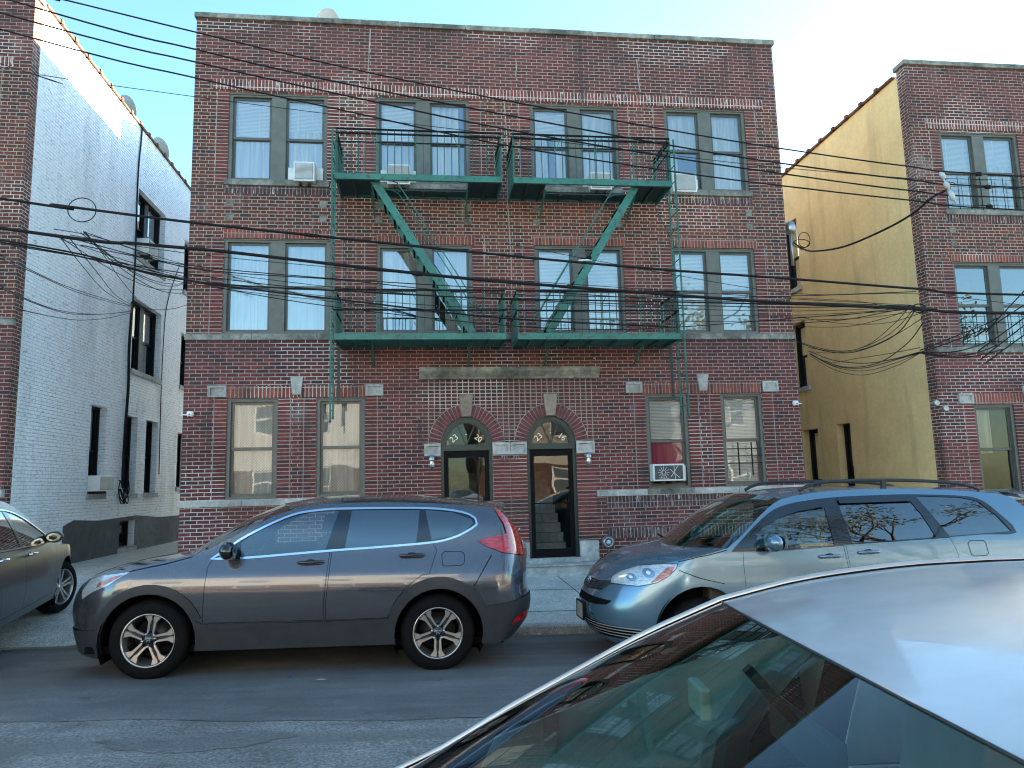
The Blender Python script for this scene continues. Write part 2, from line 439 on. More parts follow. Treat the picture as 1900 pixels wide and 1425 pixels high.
# ================================================================ setting: ground
def zroad(x, y): return .03 - .0215*x - .02*abs(y-4.2)
def zwalk(x, y):
    c = zroad(x, 9.15)+.11
    if x < -3.2:
        k = min(1, (-3.2-x)/.8); yy = max(y-9.15, 0); return c - .085*k + .10*k*min(yy, 1) + (.024+.006*k)*min(yy, 4.6)
    return c + .024*min(max(y-9.15, 0), 4.6)
def sheet(name, f, xs, ys, mat, dz=0):
    m = MB(); m.smooth = True; V = [(x, y, f(x, y)+dz) for y in ys for x in xs]; n = len(xs)
    m.add(V, [(j*n+i, j*n+i+1, (j+1)*n+i+1, (j+1)*n+i) for j in range(len(ys)-1) for i in range(n-1)])
    return m.build(name, mat, fixn=False)
def frange(a, b, s):
    n = max(1, int((b-a)/s+.5)); return [a+(b-a)*i/n for i in range(n+1)]
def asphalt(name, base, speck, sc, dark=False):
    t = MT(name); p = t.pos()
    a = t.noise(p, sc, 3, .7); b = t.noise(p, .7, 5, .6); c = t.noise(p, 4, 4, .6, scl=(.4, 1.4, 1)); g = t.noise(p, 210, 2, .6)
    col = t.mix(t.ramp(a, [(.36, 0), (.66, 1)]), tuple(q*(1-speck) for q in base), tuple(q*(1+speck*1.6) for q in base))
    col = t.mix(t.ramp(g, [(.60, 0), (.70, .55)]), col, (.22,.23,.23))
    col = t.mix(1.0, col, t.ramp(b, [(.35, .75), (.65, 1.2)]), 'MULTIPLY')
    col = t.mix(1.0, col, t.ramp(c, [(.35, .86), (.65, 1.12)]), 'MULTIPLY')
    st = t.ramp(t.noise(p, 1.6, 3, .5), [(.63, 0), (.72, .45)])
    col = t.mix(st, col, tuple(q*.5 for q in base))
    if speck > .5:                                     # fine map cracking of the old surface
        vo = t.n("ShaderNodeTexVoronoi"); vo.feature = 'DISTANCE_TO_EDGE'; vo.inputs['Scale'].default_value = 2.6
        wv = t.n("ShaderNodeVectorMath"); wv.operation = 'ADD'; t.link(p, wv.inputs[0]); nz = t.n("ShaderNodeTexNoise"); nz.inputs['Scale'].default_value = 5; t.link(p, nz.inputs['Vector'])
        sc_ = t.n("ShaderNodeVectorMath"); sc_.operation = 'SCALE'; sc_.inputs['Scale'].default_value = .35; t.link(nz.outputs['Color'], sc_.inputs[0]); t.link(sc_.outputs[0], wv.inputs[1]); t.link(wv.outputs[0], vo.inputs['Vector'])
        ck = X(t.nt, t.ramp(vo.outputs['Distance'], [(.0, 1), (.014, 0)]))*X(t.nt, t.ramp(b, [(.5, 0), (.6, .8)]))
        col = t.mix(ck, col, tuple(q*.3 for q in base))
    else:
        x_, y_, z_ = t.xyz(p); tr = t.ramp(t.noise(p, 1.3, 4, .6, scl=(.12, 2.2, 1)), [(.45, 0), (.62, .5)]); col = t.mix(tr, col, tuple(q*.68 for q in base))
        gt_ = X(t.nt, t.ramp((y_-8.75)*2.5+(b-.5)*.9, [(.2, 0), (.9, .65)])); col = t.mix(gt_, col, (.05, .045, .035))
        oil = t.ramp(t.noise(p, 3.1, 4, .6), [(.66, 0), (.70, .55)]); col = t.mix(oil, col, tuple(q*.45 for q in base))
    t.set(Base_Color=col, Roughness=t.ramp(a, [(.3, .62), (.7, .9)]))
    t.bump(a*1.0+g*.4, .008 if speck > .3 else .003); return t.m
M['asphalt'] = asphalt('new_asphalt', (.128,.125,.118), .34, 70)
M['old_asphalt'] = asphalt('old_asphalt', (.165,.162,.145), .50, 44)
M['patch'] = asphalt('asphalt_patch', (.14,.138,.128), .5, 50)
M['walk'] = concrete('pavement_concrete', (.48,.45,.38), 9, .16, .003, .30, sps=60)
M['drive'] = concrete('rough_driveway_concrete', (.38,.36,.31), 26, .16, .006, .42, sps=60)
M['curb'] = concrete('curb_stone', (.34,.32,.28), 10, .3, .005, .3)
ground = sheet('ground', lambda x, y: -2.6, [-150, -50, 50, 150], [-150, -50, 0, 50, 150], M['old_asphalt']); tag(ground, None, kind='structure')
xs = [-60, -30]+frange(-15, 18, .75)+[30, 60]
road = sheet('road', zroad, xs, [.0, 1.5, 3, 4.2]+frange(4.6, 9.16, .6), M['old_asphalt']); tag(road, None, kind='structure')
mb = MB(); mb.smooth = True                                                # newer strip laid along the far side, its edge wavering
e0 = [(x, 6.17-.117*(x+3.1)+.03*sin(x*2.1)+.02*sin(x*5.3)) if x > -3.1 else (x, 6.17+.03*sin(x*2.1)) for x in frange(-14, 17, .25)]
V = []
for x, y in e0:
    y = max(y, 5.2)
    for k in range(7): yy = y+(9.14-y)*k/6; V.append((x, yy, zroad(x, yy)+.004))
mb.add(V, [(i*7+k, (i+1)*7+k, (i+1)*7+k+1, i*7+k+1) for i in range(len(e0)-1) for k in range(6)])
tag(mb.build('asphalt_strip', M['asphalt']), None, kind='structure')
mb = MB(); c = at(425, 1362, 5.0); P = []
cx, cy = -1.55, 5.52
for k in range(36):
    t = 2*pi*k/36; r = 1+.10*sin(3*t)+.06*sin(7*t+1)+.05*sin(13*t+2); P.append((cx+.62*r*cos(t), cy+.22*r*sin(t)))
mb.add([(a, b, zroad(a, b)+.0035) for a, b in P], [tuple(range(36))])
tag(mb.build('asphalt_patch', M['patch']), None, kind='structure')
walkx = [-60, -30]+frange(-15, -4.2, .6)[:-1]+frange(-4.2, -3, .2)+frange(-2.4, 18, .6)+[30, 60]
o = sheet('driveway', zwalk, [x for x in walkx if x <= -2.9], [9.15, 9.3]+frange(9.8, 13.8, .5)+[16, 20, 26, 34], M['drive']); tag(o, None, kind='structure')
o = sheet('sidewalk', zwalk, [x for x in walkx if x >= -3.1], [9.3, 9.32]+frange(9.8, 13.8, .5)+[16, 20, 26, 34], M['walk']); tag(o, None, kind='structure')
mb = MB(); nx = [x for x in frange(-3.0, 17.4, .4)]
for a, b in zip(nx, nx[1:]):
    V = []
    for x in (a+.004, b-.0): V += [(x, 9.15, zroad(x, 9.15)-.1), (x, 9.15, zwalk(x, 9.15)-.015), (x, 9.165, zwalk(x, 9.15)+.002), (x, 9.31, zwalk(x, 9.3)+.005)]
    mb.add(V, [(0, 1, 5, 4), (1, 2, 6, 5), (2, 3, 7, 6)])
tag(mb.build('kerb', M['curb']), None, kind='structure')
mb = MB()                                                                  # joints scored in the pavement slabs
for x in frange(-2.2, 16.0, 1.52):
    for y0, y1 in zip(frange(9.32, 13.5, .5), frange(9.32, 13.5, .5)[1:]): mb.bar((x, y0, zwalk(x, y0)+.001), (x, y1, zwalk(x, y1)+.001), .012, .006)
for y in (10.05, 11.8):
    for a, b in zip(nx, nx[1:]): mb.bar((a, y, zwalk(a, y)+.001), (b, y, zwalk(b, y)+.001), .014, .006)
M['joint'] = plain('joint_dirt', (.05,.052,.048), .95)
tag(mb.build('pavement_joints', M['joint']), None, kind='structure')
for x0, x1 in ((-60, 60),):                                               # the near pavement, behind the parked silver car
    o = sheet('near_sidewalk', lambda x, y: zroad(x, 0)+.12, [-60, -15, 0, 15, 60], [-7, -3, -.02], M['walk']); tag(o, None, kind='structure')
    mb = MB(); mb.box(-60, 60, -.02, 0, -.9, -.8)
    mb.v = [(x, y, zroad(x, 0)+(.12 if i > 3 else -.1)) for i, (x, y, z) in enumerate(mb.v)]
    tag(mb.build('near_kerb', M['curb']), None, kind='structure')

# ================================================================ windows
def wavy(mb, fr, u0, u1, v0, v1, d, amp=.02, per=.11, ph=0.0):
    n = max(8, int((u1-u0)/.018)); V = []
    for i in range(n+1):
        u = u0+(u1-u0)*i/n; dd = d+amp*sin(2*pi*u/per+ph)+amp*.5*sin(2*pi*u/(per*2.7)+ph*2)
        V += [fr(u, v0, dd), fr(u, v1, dd*1.0)]
    mb.add(V, [(2*i, 2*i+2, 2*i+3, 2*i+1) for i in range(n)], True)
def dressing(win, fr, u0, u1, v0, v1, kinds):
    for kd, a, b, c, dd in kinds:      # kind, u from..to (fractions), lower edge fraction
        m = MB(); U0 = u0+(u1-u0)*a; U1 = u0+(u1-u0)*b; V0 = v0+(v1-v0)*c
        if kd in ('curtain', 'lace', 'drape'):
            wavy(m, fr, U0, U1, V0, v1, dd, .018, .13 if kd != 'lace' else .2, u0*3); m.build('curtain', M[kd], win)
        elif kd == 'blind': fbox(m, fr, U0, U1, V0, v1, dd, dd+.01); m.build('blind', M['blind'], win)
        elif kd == 'shade_red': fbox(m, fr, U0, U1, V0, V0+(v1-v0)*.30, dd, dd+.01); m.build('window_shade', M['shade_red'], win)
def sash_unit(fm, win, fr, u0, u1, v0, v1, glass, split=.5, raised=0, wide=.045, mi=1):
    """upper and lower sash between u0..u1, v0..v1"""
    vm = v0+(v1-v0)*split; w_ = wide
    for (a, b, dd, gname) in ((vm-.02, v1, .085, 'pane'), (v0+raised, vm+.02, .115, 'pane')):
        fm.mi = mi
        fbox(fm, fr, u0, u0+w_, a, b, dd, dd+.028); fbox(fm, fr, u1-w_, u1, a, b, dd, dd+.028)
        fbox(fm, fr, u0+w_, u1-w_, b-w_, b, dd, dd+.028); fbox(fm, fr, u0+w_, u1-w_, a, a+w_*1.1, dd, dd+.028)
        fm.mi = 0
        g = MB(); p = [fr(u0+w_*.9, a+w_, dd+.014), fr(u1-w_*.9, a+w_, dd+.014), fr(u1-w_*.9, b-w_*.9, dd+.014), fr(u0+w_*.9, b-w_*.9, dd+.014)]
        g.add(p, [(0, 1, 2, 3)]); g.build(gname, glass, win, fixn=False)
def room(win, fr, u0, u1, v0, v1, d0=.30, d1=1.5, mat='room'):
    m = MB(); c = [fr(u0-.15, v0-.4, d0), fr(u1+.15, v0-.4, d0), fr(u1+.15, v1+.15, d0), fr(u0-.15, v1+.15, d0)]
    e = [fr(u0-.15, v0-.4, d1), fr(u1+.15, v0-.4, d1), fr(u1+.15, v1+.15, d1), fr(u0-.15, v1+.15, d1)]
    m.add(c+e, [(4, 5, 6, 7), (0, 1, 5, 4), (1, 2, 6, 5), (2, 3, 7, 6), (3, 0, 4, 7)]); m.build('room', M[mat], win, fixn=False)
def window(root, fr, u0, u1, v0, v1, pair=True, glass='glass', left=(), right=(), frame='frame', cas=.065, label=None, rmat='room', raised=0, rd=1.5):
    fm = MB()
    fbox(fm, fr, u0, u0+cas, v0, v1, .03, .15); fbox(fm, fr, u1-cas, u1, v0, v1, .03, .15)
    fbox(fm, fr, u0+cas, u1-cas, v1-cas, v1, .03, .15); fbox(fm, fr, u0+cas, u1-cas, v0, v0+cas*.75, .028, .15)
    fbox(fm, fr, u0+.01, u1-.01, v1-cas*.4, v1-.005, .01, .03)
    win = MB().build('window', M[frame], root) if False else None
    units = []
    if pair:
        um = (u0+u1)/2; mw = .135
        fbox(fm, fr, um-mw, um+mw, v0+cas*.75, v1-cas, .035, .15)
        units = [(u0+cas, um-mw, left), (um+mw, u1-cas, right)]
    else: units = [(u0+cas, u1-cas, left)]
    win = bpy.data.objects.new('window', None)       # filled below
    fm2 = fm; holder = []
    me_o = None
    tmp = []
    class _D: pass
    win = MB().build('window', [M[frame], M['sash' if frame == 'frame' else frame]], root, fixn=False)
    for a, b, k in units:
        sash_unit(fm, win, fr, a, b, v0+cas*.75, v1-cas, M[glass], .5, raised)
        dressing(win, fr, a, b, v0+cas, v1-cas, k)
    tmpo = fm.build('tmp', [M[frame], M['sash' if frame == 'frame' else frame]], root)
    old = win.data; win.data = tmpo.data; bpy.data.objects.remove(tmpo); bpy.data.meshes.remove(old)
    win.data.name = 'window'
    room(win, fr, u0, u1, v0, v1, mat=rmat, d1=rd)
    if label: win['label'] = label
    return win
def text(name, body, size, mat, parent, loc, rot, ext=.004, sx=1.0, bold=False):
    cu = bpy.data.curves.new(name, 'FONT'); cu.body = body; cu.size = size; cu.extrude = ext; cu.align_x = 'CENTER'; cu.align_y = 'CENTER'
    if bold: cu.offset = size*.02
    o = bpy.data.objects.new(name, cu); COL.objects.link(o)
    bpy.context.view_layer.update()
    me = bpy.data.meshes.new_from_object(o.evaluated_get(bpy.context.evaluated_depsgraph_get()))
    bpy.data.objects.remove(o); me.materials.clear(); me.materials.append(mat); me.name = name
    q = bpy.data.objects.new(name, me); COL.objects.link(q)
    off = ROOT(parent).location if parent is not None else Vector((0, 0, 0))
    q.parent = parent; q.location = Vector(loc)-off; q.rotation_euler = rot; q.scale = (sx, 1, 1)
    return q

C_ = lambda c=0., a=0., b=1., d=.185: ('curtain', a, b, c, d)
L_ = lambda c=0., a=0., b=1., d=.185: ('lace', a, b, c, d)
B_ = lambda c=0., a=0., b=1., d=.165: ('blind', a, b, c, d)
GA = 'glass'; GS = 'glass_sky'; GL = 'glass_low'
WINS = dict(
    A3=(-3.60, -1.77, 7.50, 9.25, True, GS, [C_(0.0), B_(.52)], [C_(.0), B_(.62)]),
    B3=(-.86, .96, 7.50, 9.27, True, GS, [B_(.5), ('lace', 0, 1, 0, .22)], [C_(.0, .0, .8)]),
    C3=(2.17, 3.96, 7.50, 9.25, True, GS, [C_(.0, .0, .42), C_(0, .62, 1), B_(.62)], [C_(.0)]),
    D3=(4.93, 6.66, 7.50, 9.27, True, GS, [C_(.1, .0, .35), C_(.55, .3, 1)], [C_(.0)]),
    A2=(-3.62, -1.70, 4.565, 6.37, True, GS, [('drape', 0, 1, 0, .25)], [L_(0)]),
    B2=(-.84, .97, 4.565, 6.30, True, GS, [C_(.3), ('drape', 0, .3, 0, .25)], [C_(0, .35, 1)]),
    C2=(2.17, 3.95, 4.565, 6.32, True, GS, [B_(0)], [B_(0)]),
    D2=(4.92, 6.66, 4.565, 6.31, True, GS, [B_(0)], [B_(.55), ('lace', 0, 1, 0, .24)]),
    W1=(-3.49, -2.60, 1.575, 3.38, False, GL, [L_(0)], []),
    W2=(-1.92, -1.05, 1.575, 3.38, False, GL, [L_(0)], []),
    W3=(4.24, 5.08, 1.575, 3.38, False, GL, [B_(.52), ('shade_red', 0, 1, .20, .17)], []),
    W4=(5.75, 6.60, 1.575, 3.38, False, GL, [B_(0)], []))
DL, DR, DW = (.32, 1.28), (1.92, 2.86), .47
ZS = 2.44      # spring line of the door arches
def arch_poly(x0, x1, zb, n=24, r=None):
    c = (x0+x1)/2; r = r or (x1-x0)/2; rz = .55
    return [(x0, zb), (x1, zb)]+[(c+r*cos(pi*k/n), ZS+rz*sin(pi*k/n)) for k in range(n+1)]

def building(name, label, dx, dz, wins, doors, zb, top, side_l, side_r, deep=30., fronttop=10.85, x0=-4.24, x1=7.37):
    X0, X1 = x0+dx, x1+dx; root = empty(name, (X0, YF, zb)); tag(root, label, 'building')
    T = fronttop+dz; holes = []; regs = []
    P1 = rect(X0, X1, zb, T-.10)
    # brick patterns: 0 run 1 flemish 2 header 3 rows 4 mortar 5 dark soldier
    regs.append((rect(X0+.004, X1-.004, 4.50+dz, 9.40+dz), 1))
    for k in WINS:
        u0, u1, v0, v1 = WINS[k][:4]; u0 += dx; u1 += dx; v0 += dz; v1 += dz
        if k[0] != 'W':
            for a, b in ((u0-.215, u0-.0), (u1+.0, u1+.215)):
                regs.append((rect(a, b, v0-.06, v1+.02), 3)); 
                e = a-.012 if a < u0-.1 else b
                regs.append((rect(e, e+.012, v0-.06, v1+.02), 4))
            if k[1] == '3':
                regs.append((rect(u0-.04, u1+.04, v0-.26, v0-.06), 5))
                regs.append((rect(u0-.04, u1+.04, 6.62+dz, v0-.26), 1))
        else:
            for a, b in ((u0-.215, u0-.0), (u1+.0, u1+.215)):
                regs.append((rect(a, b, v0-.0, v1+.02), 3))
                e = a-.012 if a < u0-.1 else b
                regs.append((rect(e, e+.012, v0, v1+.02), 4))
        if k in wins: holes.append(rect(u0, u1, v0, v1))
    if doors:
        regs.append((rect(.02, 3.22, zb, 3.69), 2))
        for a, b in ((.02, DL[0]), (DL[1], 1.60), (1.63, DR[0]), (DR[1], 3.22)): regs.append((rect(a+.004, b, zb, ZS), 3))
        holes += [arch_poly(*DL, .34), arch_poly(*DR, .34)]
    m = MB(); plate(m, FRONT, P1, holes, regs, .16)
    m.box(X0, X1, YF+.30, YF+.32, zb, 1.3) if False else None
    m.mi = 6                                                           # corner returns, parapet back, side walls
    for xx, s in ((X0, 1), (X1, -1)):
        m.add([(xx, YF, zb), (xx, YF+.28, zb), (xx, YF+.28, T-.10), (xx, YF, T-.10)], [(0, 1, 2, 3)])
    m.add([(X0, YF+.28, T-.9), (X1, YF+.28, T-.9), (X1, YF+.28, T-.1), (X0, YF+.28, T-.1)], [(0, 1, 2, 3)])
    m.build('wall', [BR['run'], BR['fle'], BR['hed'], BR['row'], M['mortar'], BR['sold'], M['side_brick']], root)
    m = MB(); n = 9                                                    # coping stones
    for i in range(n):
        a = X0-.04+(X1-X0+.08)*i/n; b = X0-.04+(X1-X0+.08)*(i+1)/n
        m.box(a+.003, b-.003, YF-.05, YF+.34, T-.10+.002*(i % 2), T+.004*((i*7) % 3))
    m.build('coping', M['stone_dark'], root, bevel=.008)
    m = MB(); m.add([(X0, YF+.28, T-.9), (X1, YF+.28, T-.9), (X1, deep, T-.95), (X0, deep, T-.95)], [(0, 1, 2, 3)]); m.build('roof', M['tar'], root)
    m = MB(); m.box(X0, X1, deep, deep+.3, zb, T-.4); m.build('rear_wall', M['side_brick'], root)
    for k in wins:
        u0, u1, v0, v1, pair, g, L, R_ = WINS[k]
        if dx > 0 and k == 'A2': L, R_ = [], []
        if dx > 0 and k == 'W1': L = [('drape', 0, .55, .45, .2)]
        window(root, FRONT, u0+dx, u1+dx, v0+dz, v1+dz, pair, g, L, R_)
        if k[1] == '3':
            s = MB(); s.box(u0+dx-.05, u1+dx+.04, YF-.045, YF+.14, v0+dz-.105, v0+dz); s.build('window_sill', M['stone_dark'], root, bevel=.006)
    # stone bands and soldier courses
    m = MB()
    edges = [X0-.015]+[X0+1.16*k for k in range(1, 10)]+[X1+.015]
    for a, b in zip(edges, edges[1:]): m.box(a+.003, b-.003, YF-.035, YF+.05, 4.445+dz, 4.560+dz)
    m.build('stone_band', M['stone_dark'], root, bevel=.005)
    segs = [(X0-.02, .02+dx), (3.22+dx, X1+.02)] if doors else [(X0-.02, X1+.02)]
    for a, b in segs:
        m = MB()
        n = max(1, int((b-a)/1.05))
        for i in range(n): m.box(a+(b-a)*i/n+.003, a+(b-a)*(i+1)/n-.003, YF-.04, YF+.06, 1.455+dz, 1.570+dz)
        m.build('base_band', M['stone'], root, bevel=.006)
    m = MB(); m.box(-3.90+dx, 7.06+dx, YF-.012, YF+.01, 9.305+dz, 9.515+dz)
    m.build('soldier_course', BR['solw'], root)
    for k in ('A2', 'B2', 'C2', 'D2'):
        if k in wins or doors:
            u0, u1, v0, v1 = WINS[k][:4]; m = MB(); m.box(u0+dx-.02, u1+dx+.06, YF-.012, YF+.01, v1+dz, v1+dz+.165); m.build('lintel', BR['sol'], root)
    for a, b in ((-3.50, -.1-.94), (4.19, 6.62)):
        if doors or (a < 0 and 'W1' in wins) or (a > 0 and 'W4' in wins):
            m = MB(); m.box(a+dx, b+dx, YF-.012, YF+.01, 3.385+dz, 3.60+dz); m.build('lintel', BR['sol'], root)
            c = (a+b)/2+dx-.0
            m = MB(); m.prism([(c-.075, 3.43+dz), (c+.075, 3.43+dz), (c+.112, 3.75+dz), (c-.112, 3.75+dz)], YF-.05, YF+.01); m.build('keystone', M['stone'], root, bevel=.008)
            for e in (a-.32, b+.0):
                m = MB(); x = e+dx
                m.box(x, x+.32, YF-.014, YF+.01, 3.40+dz, 3.61+dz)
                m.box(x, x+.32, YF-.045, YF-.014, 3.57+dz, 3.61+dz); m.box(x, x+.04, YF-.045, YF-.014, 3.40+dz, 3.57+dz)
                m.box(x+.28, x+.32, YF-.045, YF-.014, 3.40+dz, 3.57+dz); m.box(x+.04, x+.28, YF-.045, YF-.014, 3.40+dz, 3.43+dz)
                m.build('stone_panel', M['stone'], root)
    for k in ('A3', 'B3', 'C3', 'D3'):
        if k in wins:
            u0, u1 = WINS[k][:2]
            for x in (u0+dx+.0, u1+dx-.13):
                for z in (6.70+dz, 6.99+dz):
                    m = MB(); m.box(x, x+.13, YF-.016, YF+.01, z, z+.12); m.build('stone_block', M['stone_dark'], root)
    return root, X0, X1, T

mainb, MX0, MX1, MT_ = building('apartment_building', 'three-storey red brick apartment house in the middle, with two arched doors and green fire escapes',
    0, 0, list(WINS), True, .06, None, None, None)
leftb, LX0, LX1, LT_ = building('apartment_building', 'brick building at the left edge with a white painted side wall along the driveway',
    -14.52, .27, ['D3', 'D2', 'W4'], False, .10, None, None, None)
rightb, RX0, RX1, RT_ = building('apartment_building', 'brick building at the right edge with a mustard yellow side wall',
    14.59, -.285, ['A3', 'A2', 'W1'], False, -.2, None, None, None)

# ---- side walls
def sidewall(root, fr, y1, zb, ztop, mat, wins, name='side_wall', dado=None, glass='glass_dark', mats=None, slope=0, framem='frame_dark', rev=.18):
    m = MB(); holes = [rect(a, b, c, d) for a, b, c, d, *_ in wins]
    regs = []
    if dado: regs.append((dado, 1))
    out = [(YF+.28, zb), (y1, zb), (y1, ztop+slope), (YF+.28, ztop)]
    plate(m, fr, out, holes, regs, rev); m.build(name, mats or [mat], root)
    for a, b, c, d, pair, *r in wins:
        window(root, lambda u, v, dd: fr(u, v, dd+rev-.06), a, b, c, d, pair, glass, r[0] if r else (), r[1] if len(r) > 1 else (), framem, .05, rmat='room_dark', rd=.9)
        s = MB(); fbox(s, fr, a-.06, b+.06, c-.12, c-.0, -.05, .12); s.build('window_sill', M['stone'], root)
WALL_L = lambda u, v, d: (LX1-d, u, v)
WALL_R = lambda u, v, d: (RX0+d, u, v)
sidewall(leftb, WALL_L, 34, -.05, 11.08, None,
    [(19.0, 21.0, 7.72, 9.48, True, [B_(.2)], [B_(.2)]), (19.0, 21.0, 4.80, 6.62, True, [B_(.55)], [('drape', 0, 1, .45, .25)]), (16.95, 17.75, 1.75, 3.68, False, []),
     (18.9, 19.6, 1.75, 3.64, False, []), (20.2, 21.05, 1.75, 3.64, False, []), (22.7, 23.7, 4.9, 6.5, False, [B_(.4)]), (22.7, 23.7, 7.8, 9.4, False, []),
     (22.7, 23.5, 1.9, 3.5, False, []), (18.76, 19.69, .46, 1.09, False, []), (15.0, 15.75, .55, .98, False, [])],
    dado=[(15.9, -.02), (33.9, -.02), (33.9, 1.02), (21.5, 1.09), (19.8, 1.2), (17.6, 1.16), (16.4, 1.22), (15.95, 1.12)], mats=[M['white_brick'], M['grey_render']])
sidewall(rightb, WALL_R, 34, -.25, 10.34, None,
    [(18.65, 19.6, 6.95, 8.88, False, [B_(.5)]), (18.62, 19.5, 4.17, 5.97, False, [B_(.6)]), (16.9, 17.5, .9, 3.02, False, []), (18.4, 19.2, .3, 3.0, False, [])],
    mats=[M['stucco']], slope=-.15, rev=.22)
M['pale_bounce'] = brick('pale_bounce_side', 'running', axis='y', paint=(.80,.81,.80))  # unseen wall; pale colour made up to bounce light on the white wall
M['tan_bounce'] = brick('tan_bounce_side', 'running', axis='y', paint=(.46,.40,.34))  # unseen wall; tan tone made up for the light it bounces onto the stucco
m = MB(); plate(m, lambda u, v, d: (MX0+d, u, v), rect(YF+.28, 30, .0, 10.80)); m.build('side_wall', M['pale_bounce'], mainb)
m = MB(); plate(m, lambda u, v, d: (MX1-d, u, v), rect(YF+.28, 30, -.2, 10.5)); m.build('side_wall', M['tan_bounce'], mainb)
m = MB(); plate(m, lambda u, v, d: (LX0+d, u, v), rect(YF+.28, 30, -.2, 10.5)); m.build('side_wall', M['side_brick'], leftb)
m = MB(); plate(m, lambda u, v, d: (RX1-d, u, v), rect(YF+.28, 30, -.6, 10.2)); m.build('side_wall', M['side_brick'], rightb)
def wallcoping(root, x, za, zb_, y1, mat, w_=.30, ledge=.03):
    m = MB(); y = YF+.36; i = 0
    while y < y1:
        t = (y-YF)/(34-YF); z = za+(zb_-za)*t; L = .60
        m.box(x-.05, x+w_, y, y+L-.03, z, z+.05); m.box(x-.075, x+w_+.02, y+L-.09, y+L+.01, z+.0, z+.085); y += L; i += 1
    m.build('side_coping', mat, root)
wallcoping(leftb, LX1-.28, 11.08, 11.08, 30, M['tile_brown'], .33)
wallcoping(rightb, RX0-.02, 10.34, 10.19, 30, M['tile_brown'])
# unseen block added on the roof to throw the shade on the white wall
m = MB(); m.box(-4.1, -1.2, 21.3, 29, 9.9, 12.0); m.build('roof_shade_block', M['side_brick'], mainb)

# ---- cornice, arches, imposts, doors
m = MB(); pr = [(YF+.01, 3.69), (YF-.07, 3.69), (YF-.09, 3.73), (YF-.15, 3.80), (YF-.17, 3.83), (YF-.17, 3.90), (YF+.01, 3.92)]
for a, b in ((-.06, 1.66), (1.664, 3.34)):
    n = len(pr); V = [(a, y, z) for y, z in pr]+[(b, y, z) for y, z in pr]
    m.add(V, [tuple(range(n)), tuple(range(n, 2*n))[::-1]]+[(i, (i+1) % n, (i+1) % n+n, i+n) for i in range(n)])
m.build('cornice', M['stone_green'], mainb)
M['arch_brick'] = brick('arch_brick', 'rows', dark=(.12,.032,.032), light=(.20,.05,.045), z0=50.3)
def plainbrick(name):
    t = MT(name); p = t.pos(); r = t.n("ShaderNodeObjectInfo"); n = t.noise(p, 11, 4); b = t.noise(p, 40, 3)
    c = t.mix(t.ramp(n, [(.3, 0), (.7, 1)]), (.085,.028,.030), (.20,.055,.05))
    t.set(Base_Color=t.mix(1.0, c, t.ramp(b, [(.3, .75), (.7, 1.2)]), 'MULTIPLY'), Roughness=.9); t.bump(b, .002); return t.m
M['vbrick'] = plainbrick('voussoir_brick')
def arch(x0, x1):
    c = (x0+x1)/2; r0 = (x1-x0)/2; a0 = .55; t_ = .225
    m = MB(); n = 27
    bk = []
    E = lambda th, k: (c+(r0+k)*cos(th), ZS+(a0+k)*sin(th))
    m.mi = 1; N = 60
    for i in range(N):
        A, B = pi*i/N, pi*(i+1)/N
        p = [E(A, 0), E(A, t_+.012), E(B, t_+.012), E(B, 0)]
        m.add([(x, YF-.014, z) for x, z in p]+[(x, YF+.05, z) for x, z in p], [(0, 1, 2, 3), (1, 2, 6, 5), (0, 3, 7, 4)])
    m.mi = 0
    for i in range(n):
        A, B = pi*(i+.10)/n, pi*(i+.90)/n
        p = [E(A, .004), E(A, t_), E(B, t_), E(B, .004)]
        m.prism(p, YF-.026, YF-.010)
    m.build('door_arch', [M['vbrick'], M['mortar']], mainb)
    k = MB(); k.prism([(c-.085, 2.985), (c+.085, 2.985), (c+.135, 3.40), (c-.135, 3.40)], YF-.07, YF-.005); k.build('keystone', M['tan_stone'], mainb, bevel=.008)
    # green arched frame with fan light
    f = MB(); F2 = lambda th, k_: (c+(r0-k_)*cos(th), ZS+(a0-k_)*sin(th)); N = 28
    for i in range(N):
        A, B = pi*i/N, pi*(i+1)/N; f.prism([F2(A, 0), F2(B, 0), F2(B, .085), F2(A, .085)][::-1], YF+.05, YF+.13)
        f.prism([F2(A, .085), F2(B, .085), F2(B, .115), F2(A, .115)][::-1], YF+.075, YF+.13)
    f.box(x0, x1, YF+.045, YF+.15, ZS-.075, ZS+.035); f.box(x0-.0, x0+.06, YF+.06, YF+.15, .36, ZS-.075); f.box(x1-.06, x1, YF+.06, YF+.15, .36, ZS-.075)
    f.bar((c, YF+.10, ZS+.03), (c-.17, YF+.10, ZS+.42), .018, .02, (0, 1, 0)); f.bar((c, YF+.10, ZS+.03), (c+.17, YF+.10, ZS+.42), .018, .02, (0, 1, 0))
    fo = f.build('door_frame', M['dgreen'], mainb)
    g = MB(); P = [F2(pi*i/24, .10) for i in range(25)]; g.add([(x, YF+.115, z) for x, z in P], [tuple(range(25))]); g.build('fanlight_glass', M['fan_glass'], fo)
    return c, fo
M['digit'] = plain('cream_paint', (.85,.78,.55), .5)
